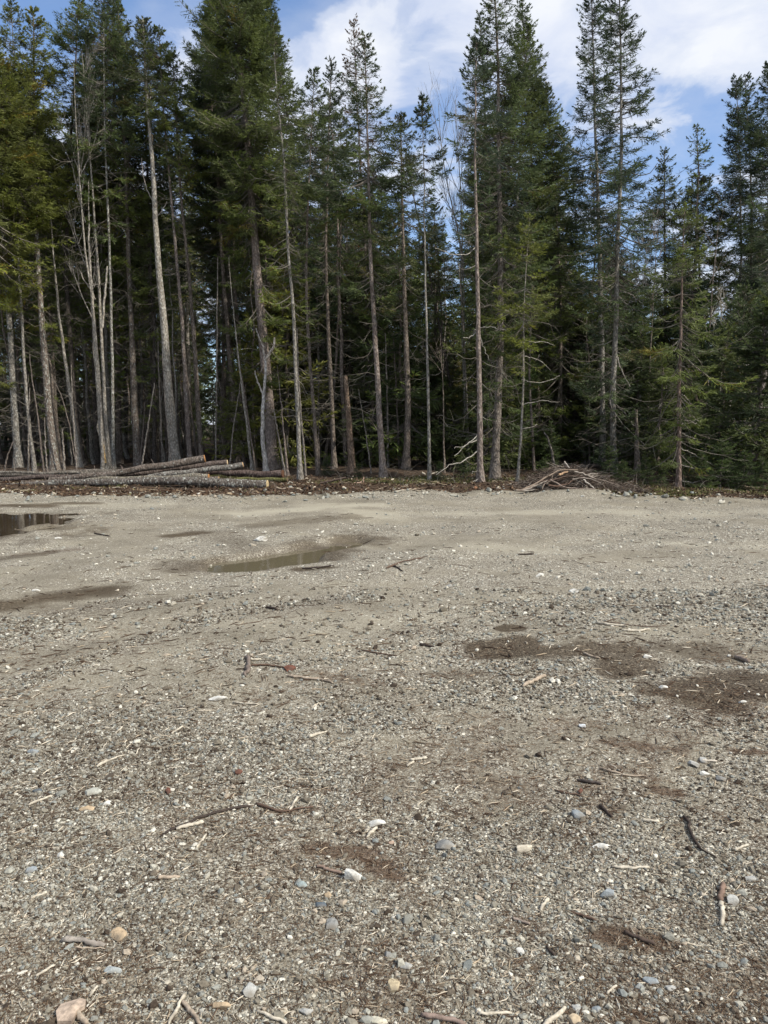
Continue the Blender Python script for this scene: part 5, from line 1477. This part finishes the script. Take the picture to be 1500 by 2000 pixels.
WH, CRM, LG, BGY, MGY, TAN, SLT, PNK = (.62, .61, .57), (.58, .52, .42), (.42, .42, .40), (.27, .30, .32), (.25, .25, .24), (.46, .35, .23), (.10, .125, .15), (.5, .36, .27)
ROCKS = [
 (690, 1692, 42, 30, WH, .95, 'largest angular whitish rock, with a broken stick against its left side'), (870, 1632, 42, 22, MGY, .3, 'flat oval grey stone sunk level with the gravel right of centre'),
 (735, 1590, 32, 17, WH, .5, 'rounded white stone above the large whitish rock and the needle patch'), (507, 1054, 30, 11, WH, .7, 'pale flat stone standing at the far bank of the middle puddle'),
 (492, 1065, 17, 6, CRM, .7, 'small cream stone just below the pale flat stone by the middle puddle'), (1054, 1124, 20, 8, WH, .6, 'flat white stone alone on the smooth gravel right of the middle puddle'),
 (1121, 1150, 20, 12, WH, .6, 'chunky white stone lower right of the flat white one'), (878, 1141, 17, 8, LG, .6, 'light grey stone on smooth gravel, level with the end of the left wet streak'),
 (425, 1358, 34, 9, WH, .5, 'flat chalky patch-like stone below the crossed twigs'), (1128, 1578, 24, 25, BGY, .9, 'upright blue-grey block of stone with a bright top'),
 (1022, 1643, 40, 13, CRM, .9, 'flat triangular cream stone right of the flat oval grey stone'), (1176, 1643, 32, 10, WH, .7, 'long pale stone right of the triangular cream one'),
 (1188, 1736, 27, 18, BGY, .9, 'angular blue-grey stone below the thin straight pale stick'), (1430, 1755, 26, 20, LG, .95, 'grey-white wedge of rock touching the stout bent stick at the right'),
 (1354, 1484, 21, 17, LG, .8, 'left stone of the pale cluster at the right side'), (1373, 1479, 16, 13, LG, .6, 'right-hand stone of the pair heading the pale cluster at the right side'),
 (1376, 1506, 21, 10, WH, .8, 'white slab in the middle of the pale cluster'), (1410, 1516, 20, 14, MGY, .5, 'dull grey cobble at the lower right of the pale cluster'),
 (231, 1817, 32, 27, TAN, .6, 'rounded pinkish-tan stone at the lower left'), (487, 1928, 26, 25, LG, .4, 'smooth pale oval stone near the bottom left of centre'),
 (432, 1962, 36, 17, TAN, .5, 'tan lumpy stone between the crossed sticks and the smooth pale oval one'), (224, 1890, 31, 17, (.40, .43, .43), .6, 'pale blue-grey stone under the weathered grey stick'),
 (180, 1544, 38, 15, (.43, .43, .38), .8, 'slanting greenish-pale flake of stone at the left'), (75, 1539, 20, 9, SLT, .6, 'dark blue-grey stone at the far left'), (170, 1574, 26, 13, TAN, .5, 'tan stone below the slanting pale flake'),
 (208, 1563, 16, 11, WH, .6, 'small white stone beside the slanting pale flake'), (66, 1462, 22, 12, BGY, .6, 'bluish stone left of the pointed pale splinter'), (60, 1699, 24, 14, BGY, .5, 'round bluish stone at the lower left border'),
 (118, 1668, 16, 20, WH, .9, 'upright white shard of stone at the lower left'), (641, 1734, 15, 15, TAN, .95, 'small tan block with one dark side, below the large whitish rock'), (628, 1757, 24, 13, SLT, .8, 'dark slate-blue stone under the small tan block'),
 (645, 1795, 24, 24, MGY, .7, 'mid-grey dusty stone beneath the dark slate-blue one'), (590, 1714, 18, 12, (.28, .33, .33), .9, 'greenish-blue flat chip left of the large whitish rock'), (759, 1861, 21, 13, MGY, .5, 'smooth grey pebble with a curved straw beside it'),
 (795, 1884, 24, 14, LG, .6, 'light grey stone lower right of the smooth grey pebble'), (768, 1917, 22, 29, (.47, .39, .26), .6, 'upright sandy-yellow oblong stone at the bottom centre'), (600, 1973, 26, 15, LG, .5, 'pale grey oval stone at the bottom edge left of centre'),
 (738, 1990, 32, 19, (.55, .52, .42), .8, 'mottled cream stone cut off by the bottom edge'), (554, 1969, 13, 16, CRM, .7, 'small cream stone left of the pale grey oval one at the bottom'), (1424, 1279, 10, 6, WH, .7, 'tiny white stone near the short cut stick end at the right'),
 (1264, 1279, 18, 10, WH, .8, 'white stone on the edge of the big dark wet patch'), (1294, 1342, 18, 9, WH, .8, 'white fragment lying in the lower dark wet patch'), (1449, 1375, 16, 7, WH, .7, 'white stone right of the lower dark wet patch'),
 (1138, 1408, 16, 11, (.60, .63, .66), .8, 'bluish-white stone below the middle wet patches'), (1160, 1712, 12, 9, LG, .6, 'grey stone'), (1465, 1713, 30, 9, LG, .6, 'long pale grey stone at the right edge above the wedge of rock'),
 (1270, 1908, 26, 18, BGY, .5, 'largest grey cobble of the grey cluster at the lower right'), (1251, 1919, 20, 14, (.3, .31, .30), .5, 'grey cobble at the left of the grey cluster'), (1312, 1922, 20, 13, LG, .6, 'light cobble at the right end of the grey cluster'),
 (1128, 1960, 18, 16, LG, .4, 'round grey stone next to the thick cream stick'), (1164, 1961, 17, 16, BGY, .4, 'second round grey stone right of the thick cream stick'), (1121, 1984, 24, 22, (.45, .36, .25), .6, 'tan stone lying under the thick cream stick'),
 (1016, 1847, 14, 15, WH, .8, 'white cornered stone at the bottom right of centre'), (1025, 961, 19, 5, WH, .7, 'white flat stone at the forest edge beside the brush heap'), (1138, 969, 9, 7, WH, .7, 'white stone on the small gravel rise in front of the brush heap'),
 (1408, 973, 22, 5, CRM, .6, 'cream slab at the forest edge at the far right'), (766, 1630, 12, 11, PNK, .8, 'small orange-pink stone right of the rounded white one'), (748, 1245, 9, 6, WH, .7, 'tiny white pebble in the middle of the lot'),
 (448, 967, 16, 6, TAN, .8, 'tan lump at the edge of the gravel below the nearest log'), (114, 1049, 16, 4, WH, .7, 'white flat stone right of the left puddle'), (72, 1151, 18, 5, WH, .7, 'white flat stone just above the left wet streak'),
 (229, 1146, 8, 5, CRM, .6, 'tiny yellowish stone on the tip of the left wet streak'),
]
for i, (px_, py_, w_, h_, c_, ang_, lb) in enumerate(ROCKS):
    if lb == 'grey stone':
        continue
    X_, Y_ = gp(px_, py_ + h_ * .3)
    dist = math.hypot(Y_, CAMH)
    rx = w_ * .5 * dist / F * 1.05
    view = math.atan2(CAMH, Y_)
    hv = h_ * .5 * dist / F
    rz = rx * (.62 if ang_ > .85 else .45)
    ry = max(rx * .5, min(rx * 1.3, (hv - rz * math.cos(view) * .5) / max(math.sin(view), .12)))
    rz = min(rz, hv * 1.2)
    m_ = rock_mesh('rock', rx, ry, rz, 300 + i * 5, ang_)
    o = obj('rock', m_, loc=(X_, Y_, h1(X_, Y_) + rz * .28), color=(c_[0], c_[1] * .99, c_[2] * .94, 1), label=lb, category='rock')

# ------------------------------------------------------------------ single sticks measured in the photo
PB, PT, DK, BR, GYW = (.55, .49, .38), (.42, .34, .25), (.055, .042, .034), (.13, .085, .06), (.33, .29, .24)
STICKS = [
 ([(560, 1319), (585, 1322), (615, 1324), (635, 1327), (650, 1333)], 5.5, 3, PT, 'wavy pale tan stick below the crossed twigs and red leaf'),
 ([(1021, 1337), (1040, 1328), (1066, 1317)], 6.5, 6.5, PT, 'short straight tan stick left of the lower wet patch'),
 ([(1163, 1218), (1190, 1222), (1226, 1224)], 5, 4.5, PB, 'upper one of the two pale sticks lying above the wet patches'),
 ([(1215, 1233), (1245, 1235), (1268, 1231)], 4, 4, PB, 'lower one of the two pale sticks lying above the wet patches'),
 ([(1180, 1215), (1230, 1222), (1260, 1228), (1300, 1224)], 2, 1.2, BR, 'thin dark twig passing behind the two pale sticks'),
 ([(484, 1281), (486, 1300), (480, 1319)], 9, 7, (.2, .16, .13), 'stout dark bark-covered piece standing across the crossed twigs'),
 ([(486, 1297), (515, 1297), (540, 1298), (560, 1302)], 4, 3, BR, 'thin brown twig leading to the red leaf'),
 ([(490, 1287), (510, 1286)], 4, 3, PB, 'small pale twig end lying on the crossed twigs'),
 ([(312, 1635), (345, 1612), (395, 1590), (440, 1573), (490, 1564)], 3.5, 4.5, DK, 'long dark curved branch running up right from the pale peeled stick'),
 ([(500, 1558), (520, 1566), (545, 1573), (580, 1570), (615, 1561)], 5, 2.5, BR, 'sagging dark branch continuing right of the long dark curved one'),
 ([(344, 1617), (370, 1609), (398, 1600)], 7, 6, PB, 'pale peeled stick under the long dark curved branch'),
 ([(189, 1497), (215, 1482), (247, 1470)], 6, 1.5, PB, 'pointed pale splinter at the left, above the dark curved branch'),
 ([(1335, 1593), (1345, 1622), (1360, 1648), (1382, 1668), (1407, 1686)], 6.5, 3, DK, 'black bark-covered branch curving down at the right'),
 ([(1414, 1730), (1408, 1755), (1407, 1762)], 9, 8, (.22, .15, .11), 'brown upper part of the stout bent stick, touching the grey-white wedge of rock'),
 ([(1407, 1763), (1413, 1785), (1410, 1806)], 7, 8, PB, 'pale lower part of the stout bent stick at the right'),
 ([(1220, 1817), (1240, 1829), (1279, 1842)], 6, 7, (.09, .065, .05), 'rough dark stick lying in a needle patch at the lower right'),
 ([(1170, 1496), (1200, 1505), (1230, 1511), (1262, 1512)], 4, 3, PT, 'long tan stick over the needle streak left of the pale stone cluster'),
 ([(120, 1838), (150, 1838), (180, 1843), (205, 1847)], 10, 8, GYW, 'thick weathered grey stick at the lower left'),
 ([(145, 1851), (205, 1852)], 2.5, 2, PT, 'straw-thin stick just below the thick weathered grey one'),
 ([(361, 1944), (345, 1975), (330, 2003)], 6, 5, PB, 'left leg of the pale V of two sticks at the bottom left'),
 ([(355, 1957), (373, 1980), (393, 2004)], 6, 7, PT, 'right leg of the pale V of two sticks at the bottom left'),
 ([(146, 1979), (170, 2003)], 10, 8, PT, 'stick poking from under the tan bark flake at the bottom left corner'),
 ([(309, 1717), (330, 1716), (352, 1711)], 7, 5, PT, 'tan wood chip left of the centre bottom with a raised brown edge'),
 ([(618, 1678), (640, 1686), (668, 1695)], 4, 6, (.28, .20, .15), 'broken stick pointing at the large whitish rock'),
 ([(603, 1436), (620, 1430), (640, 1423)], 7, 2, PB, 'pale leaf-shaped splinter with a brown tip in the upper centre of the gravel'),
 ([(801, 1476), (834, 1473)], 5, 5, PB, 'upper and longer of two pale chips right of the middle'), ([(795, 1488), (809, 1479)], 4, 4, PB, 'lower short pale chip right of the middle'),
 ([(707, 1267), (740, 1272), (776, 1277)], 3, 2, BR, 'thin dark twig in the middle of the lot'),
 ([(755, 1118), (780, 1108), (805, 1100), (828, 1096)], 3.5, 2, BR, 'long thin forked twig right of the middle puddle'), ([(768, 1112), (787, 1121)], 3, 2, DK, 'short dark twig under the thin forked one'),
 ([(1437, 1286), (1450, 1292), (1462, 1298)], 8, 8, (.24, .19, .15), 'short thick cut stick end near the right border'),
 ([(455, 1367), (480, 1371), (505, 1373)], 3.2, 3, PB, 'thin pale stick right of the flat chalky stone'),
 ([(823, 1983), (850, 1988), (880, 1992), (910, 2002)], 9, 8, (.27, .2, .16), 'brown bark-covered stick at the bottom edge right of centre'),
 ([(1060, 2003), (1080, 1988), (1105, 1964)], 8, 7, PB, 'thick cream stick at the bottom edge, resting on a tan stone'),
 ([(1195, 1688), (1230, 1692), (1268, 1692)], 4.5, 4.5, PB, 'thin straight pale stick above the angular blue-grey stone'),
 ([(1055, 1770), (1063, 1758), (1071, 1747)], 4, 7, PB, 'small pale wedge of wood right of the bottom centre'),
 ([(500, 1977), (520, 1985), (545, 1997), (560, 2003)], 4, 6, PB, 'curved pale stick at the bottom edge beside the pale grey oval stone'),
 ([(716, 1624), (725, 1614), (736, 1604)], 4, 7, PB, 'pale chip just below the rounded white stone'),
 ([(520, 1186), (541, 1190)], 5, 5, DK, 'short dark stick alone below the middle puddle'), ([(820, 1257), (848, 1261)], 5, 4, DK, 'short dark bark bit left of the round wet patch'),
 ([(1128, 1521), (1150, 1526), (1175, 1529)], 6, 5, (.08, .065, .055), 'dark bark fragment below the long tan stick'), ([(1083, 1537), (1110, 1543), (1140, 1550)], 3.5, 2.5, BR, 'thin reddish-brown twig left of the upright blue-grey block'),
 ([(1172, 1568), (1182, 1580), (1196, 1594)], 7, 4, DK, 'short black bark bit right of the upright blue-grey block'), ([(60, 1757), (92, 1745)], 4.5, 4, PB, 'small pale stick at the lower left, above the rounded pinkish-tan stone'),
 ([(70, 1908), (108, 1886)], 4, 4, PB, 'straight pale stick below the thick weathered grey one'), ([(384, 1650), (403, 1622)], 4.5, 4, PB, 'short pale stick standing out below the pale peeled one'),
 ([(175, 1949), (190, 1927)], 4.5, 4, PB, 'short pale stick near the smooth pale oval stone'), ([(55, 1573), (103, 1554)], 5, 3, PB, 'thin pale stick by the dark blue-grey stone at the far left'),
 ([(565, 1572), (582, 1542)], 4, 5, PB, 'short pale chip beside the sagging dark branch'), ([(935, 1978), (1000, 1975)], 5, 4, PB, 'pale straight stick right of the brown bark-covered one'),
 ([(1115, 1770), (1145, 1785), (1165, 1792)], 4, 5, BR, 'long brown splinter left of the rough dark stick'), ([(1000, 1783), (1020, 1790), (1035, 1797)], 4, 5, (.3, .24, .19), 'grey-brown stick left of the long brown splinter'),
 ([(1140, 1275), (1152, 1281), (1170, 1287), (1172, 1287)], 4, 3, PT, 'tan twig on the lower rim of the round wet patch'), ([(1010, 1088), (1042, 1086)], 3, 3, DK, 'thin dark stick on the smooth gravel right of centre'),
 ([(1280, 1185), (1320, 1185)], 3.5, 3, DK, 'short dark twig above the right end of the wet patches'), ([(590, 1112), (620, 1113), (652, 1108)], 3, 3, DK, 'dark branched twig on the near bank of the middle puddle'),
 ([(184, 1039), (215, 1045)], 2.5, 2, DK, 'short dark twig between the two puddles'), ([(1085, 1862), (1070, 1848), (1068, 1840)], 5, 4, DK, 'dark chip near the white cornered stone'),
 ([(1370, 1485), (1400, 1487)], 5, 4, CRM, 'cream chip among the pale cluster of stones'), ([(1205, 1920), (1185, 1937)], 4, 4, PB, 'short curved pale stick left of the grey cluster'),
 ([(1255, 1600), (1288, 1604)], 5, 5, PB, 'pale double chip right of the short black bark bit'), ([(1435, 1663), (1462, 1653)], 5, 4, PB, 'pale chip right of the black curved branch'),
 ([(225, 1430), (240, 1418)], 3, 3, PB, 'tiny pale splinter above the pointed pale splinter'), ([(335, 1432), (358, 1418)], 3.5, 3, PB, 'small pale stick above and right of the pointed pale splinter'),
]
for i, (px_, w0, w1, c_, lb) in enumerate(STICKS):
    q = np.array([gp(a, b) for a, b in px_])
    d = np.concatenate([[0], np.cumsum(np.hypot(*np.diff(q, axis=0).T))])
    K = 12
    u = np.linspace(0, d[-1], K)
    xx, yy = np.interp(u, d, q[:, 0]), np.interp(u, d, q[:, 1])
    for _ in range(1):
        xx[1:-1] = .25 * xx[:-2] + .5 * xx[1:-1] + .25 * xx[2:]
        yy[1:-1] = .25 * yy[:-2] + .5 * yy[1:-1] + .25 * yy[2:]
    gs = np.random.default_rng(900 + i)
    wb = d[-1] * .016
    xx[1:-1] += gs.normal(0, wb, K - 2)
    yy[1:-1] += gs.normal(0, wb, K - 2)
    dist = math.hypot(yy.mean(), CAMH)
    R = np.linspace(w0, w1, K) * .5 * dist / F * 1.05
    R[0] *= .6
    R[-1] *= .6
    zz = hgt(xx, yy) + R * .8 + .002 + wb * .3
    r = np.stack([xx, yy, zz], 1)
    c0 = r[K // 2].copy()
    R = R * (1 + .22 * (fbm(u * 60 + i * 7, u * 0, 31, 3) - .5) * 2)
    V, Q = tubes((r - c0)[None], R[None], 8, i, .16)
    nV = len(V)
    V = np.vstack([V, (r[0] - c0)[None], (r[-1] - c0)[None]])
    kk = np.arange(8)
    T = np.vstack([np.stack([(kk + 1) % 8, kk, np.full(8, nV)], 1), np.stack([nV - 8 + kk, nV - 8 + (kk + 1) % 8, np.full(8, nV + 1)], 1)])
    obj('stick', new_mesh('stick', V, Q, T, mats=[STICK], smooth=True), loc=c0, color=(*c_, 1), label=lb, category='stick')


def flake(name, px_, c_, lb, cat, th=.006, matl=STICK, lift=.006):
    """a flat irregular piece (bark flake, leaf) traced on the ground, with thickness"""
    q = np.array([gp(a, b) for a, b in px_])
    c = q.mean(0)
    n = len(q)
    z = hgt(q[:, 0], q[:, 1]) + lift
    up_ = np.column_stack([q - c, z + th])
    lo = np.column_stack([q - c, z])
    mid_ = np.array([[0, 0, z.mean() + th * 1.8], [0, 0, z.mean()]])
    V = np.vstack([up_, lo, mid_])
    k = np.arange(n)
    T = np.vstack([np.stack([(k + 1) % n, k, np.full(n, 2 * n)], 1), np.stack([n + k, n + (k + 1) % n, np.full(n, 2 * n + 1)], 1)])
    Q = np.stack([k, (k + 1) % n, n + (k + 1) % n, n + k], 1)
    obj(name, new_mesh(name, V, Q, T, mats=[matl]), loc=(c[0], c[1], 0), color=(*c_, 1), label=lb, category=cat)


flake('bark_flake', [(112, 2004), (110, 1985), (120, 1972), (140, 1966), (158, 1960), (168, 1963), (166, 1974), (150, 1984), (146, 1996), (140, 2004)], (.46, .36, .27), 'broad tan bark flake at the bottom left corner', 'bark', .012)
flake('dead_leaf', [(554, 1302), (562, 1299), (572, 1299), (578, 1303), (570, 1308), (560, 1310)], (.16, .07, .045), 'rust-red dead leaf at the end of the crossed twigs', 'leaf', .008)
flake('dead_leaf', [(458, 1499), (466, 1495), (474, 1498), (468, 1504), (460, 1503)], (.16, .07, .045), 'red-brown leaf scrap beside a white stone left of centre', 'leaf', .006)
flake('dead_leaf', [(323, 1540), (327, 1534), (333, 1536), (333, 1543), (327, 1546)], (.16, .07, .045), 'small upright red-brown leaf scrap in the left middle', 'leaf', .006)
flake('dead_leaf', [(1129, 1543), (1135, 1538), (1138, 1543), (1133, 1547)], (.16, .07, .045), 'orange-red leaf scrap on the thin reddish-brown twig', 'leaf', .006)

# pale split wood at the forest edge
EDGE = [([(694, 953), (700, 946), (707, 942)], 8, 5, (.44, .30, .22), 'pinkish split chunk of a stump standing in the litter at the forest edge'),
        ([(709, 954), (710, 940), (710, 930)], 3, 1.5, (.45, .3, .22), 'upright splinter on the pinkish split chunk of stump'),
        ([(686, 951), (700, 957), (716, 964)], 3, 3, BR, 'dark stick leaning below the pinkish split chunk of stump'),
        ([(625, 944), (655, 937), (676, 933)], 4, 4.5, (.12, .085, .065), 'dark fallen limb in the litter right of the clean grey trunk'),
        ([(772, 964), (795, 967)], 4, 3, PB, 'white flat sliver of wood at the gravel edge in the centre'),
        ([(560, 950), (566, 940), (572, 944)], 4, 2, PB, 'pale bent splinter right of the end of the nearest log'),
        ([(540, 952), (560, 958), (590, 960)], 3, 2, PT, 'thin tan stick in the litter right of the nearest log'),
        ([(1002, 947), (1020, 952), (1040, 948)], 3, 2, PT, 'bent tan stick left of the brush heap'),
        ([(927, 962), (930, 957), (933, 952)], 9, 5, (.30, .16, .09), 'orange-brown chunk of broken wood at the foot of the pinkish-grey trunk'),
        ([(843, 926), (857, 921), (862, 925)], 3, 3, PB, 'pale twisted branch end on the moss by the slender forward pole'),
        ([(824, 923), (831, 927)], 4, 4, PB, 'small pale wood chip on the moss by the slender forward pole'),
        ([(1402, 973), (1420, 972)], 3, 3, PT, 'flat tan stick by the cream slab at the far right')]
for i, (px_, w0, w1, c_, lb) in enumerate(EDGE):
    Yv = yg(max(b for a, b in px_) + 1)
    r = curve_pts(px_, Yv, 10, 0, 400 + i, .004)
    R = np.linspace(w0, w1, 10) * .5 * Yv / F
    r[:, 2] = np.maximum(r[:, 2], hgt(r[:, 0], r[:, 1]) + R * .6)
    c0 = r[5].copy()
    V, Q = tubes((r - c0)[None], R[None], 7, i, .12)
    obj('wood_piece' if w0 >= 5 else 'stick', new_mesh('stick', V, Q, mats=[STICK], smooth=True), loc=c0, color=(*c_, 1), label=lb, category='wood' if w0 >= 5 else 'stick')

# stones pushed up along the border of the lot
ge = np.random.default_rng(808)
n = 900
x = ge.uniform(-14, 14, n)
y = edge_y(x) + ge.normal(-.35, .42, n)
stz = np.clip(ge.lognormal(math.log(.05), .5, n), .025, .17)
obj('border_stones', stones_mesh('border_stones', x, y, stz, np.clip(ge.normal(.68, .2, n), 0, 1), 809, GRAV, (.45, .9)), kind='stuff', label='rough stones pushed up along the border of the gravel', category='stones')
# dry stalks and brambles
n = 700
x = ge.uniform(-14, 15, n)
y = edge_y(x) + .3 + 8 * ge.random(n) ** 1.3
L = ge.uniform(.15, .9, n)
s = np.linspace(0, 1, 5)[None, :]
d = unit(np.stack([ge.normal(0, .45, n), ge.normal(0, .45, n), np.ones(n)], 1))
P_ = np.stack([x, y, hgt(x, y)], 1)[:, None, :] + d[:, None, :] * (L[:, None] * s)[..., None]
P_[:, :, 0] += (ge.normal(0, .3, n) * L)[:, None] * s ** 2
P_[:, :, 2] -= (.25 * L)[:, None] * s ** 3
V, Q = tubes(P_, ge.uniform(.002, .005, n)[:, None] * np.linspace(1, .4, 5)[None], 3)
obj('dry_stalks', new_mesh('dry_stalks', V, Q, mats=[TWIG]), kind='stuff', label='thin dry stalks rising from the litter at the forest edge', category='stalks')
# slim bare poles crowding between the trunks
GP = 'slim bare poles crowding between the trunks'
pole_protos = []
for k in range(4):
    H = (4.5, 6.5, 8.5, 10)[k]
    pole_protos.append(straight('q', H, (.035, .045, .055, .065)[k], 1300 + k, (H * .72, .55, MG, dict(nb=60, M=12, low=.05, fill=.8)) if k > 1 else None, GREYB, .35, (1, H * .95, 3.5, .7), 'slim_pole_tree',
                                'one of the many slim grey poles crowding between the bigger trunks', GP))
npole = 0
usedp = set()
while npole < 125:
    Yt = ge.uniform(25.5, 40)
    px_ = ge.uniform(-120, 1620) if npole % 2 else ge.uniform(0, 760)
    xw = at(px_, 900, Yt)[0]
    env = np.interp(px_, ENV[:, 0], ENV[:, 1])
    k = int(ge.integers(0, 4))
    sc_ = ge.uniform(.75, 1.25)
    hb = h1(xw, Yt)
    if any((xw - a) ** 2 + (Yt - b) ** 2 < .35 for a, b in placed):
        continue
    if k in usedp:
        o = copy_tree(pole_protos[k], (xw, Yt, hb), ge.random() * 6.28, (sc_, sc_, sc_), None, (*(BRNB, GREYB, BRNB, PNKB)[npole % 4], .3))
    else:
        o = pole_protos[k]
        usedp.add(k)
        o.location, o.scale = (xw, Yt, hb), (sc_,) * 3
    o.rotation_euler = (ge.normal(0, .02), float(np.clip(ge.normal(-.02, .03), -.07, .05)), ge.random() * .6)
    placed.append((xw, Yt))
    npole += 1
# knee-high fir seedlings at the border of the lot
for i, (px_, Yt, Hh) in enumerate(((1215, 19.3, .6), (1262, 18.6, .8), (1290, 18.2, .55), (1345, 18.4, .7), (1372, 17.7, .9), (1405, 17.9, 1.2), (1452, 17.8, 1.0), (1490, 17.6, .8), (1188, 20.5, .9), (860, 20.5, .5), (905, 21.5, .7), (1060, 21, .6), (640, 22.5, .6), (700, 21.5, .45))):
    xw = at(px_, 950, Yt)[0]
    s_ = Hh / 4.5
    copy_tree(small[i % 3], (xw, Yt, h1(xw, Yt)), i * 2.1, (s_ * 1.5, s_ * 1.5, s_), (.085, .115, .045), None, 'one of the knee-high fir seedlings at the border between gravel and forest', 'fir seedlings at the border of the gravel')
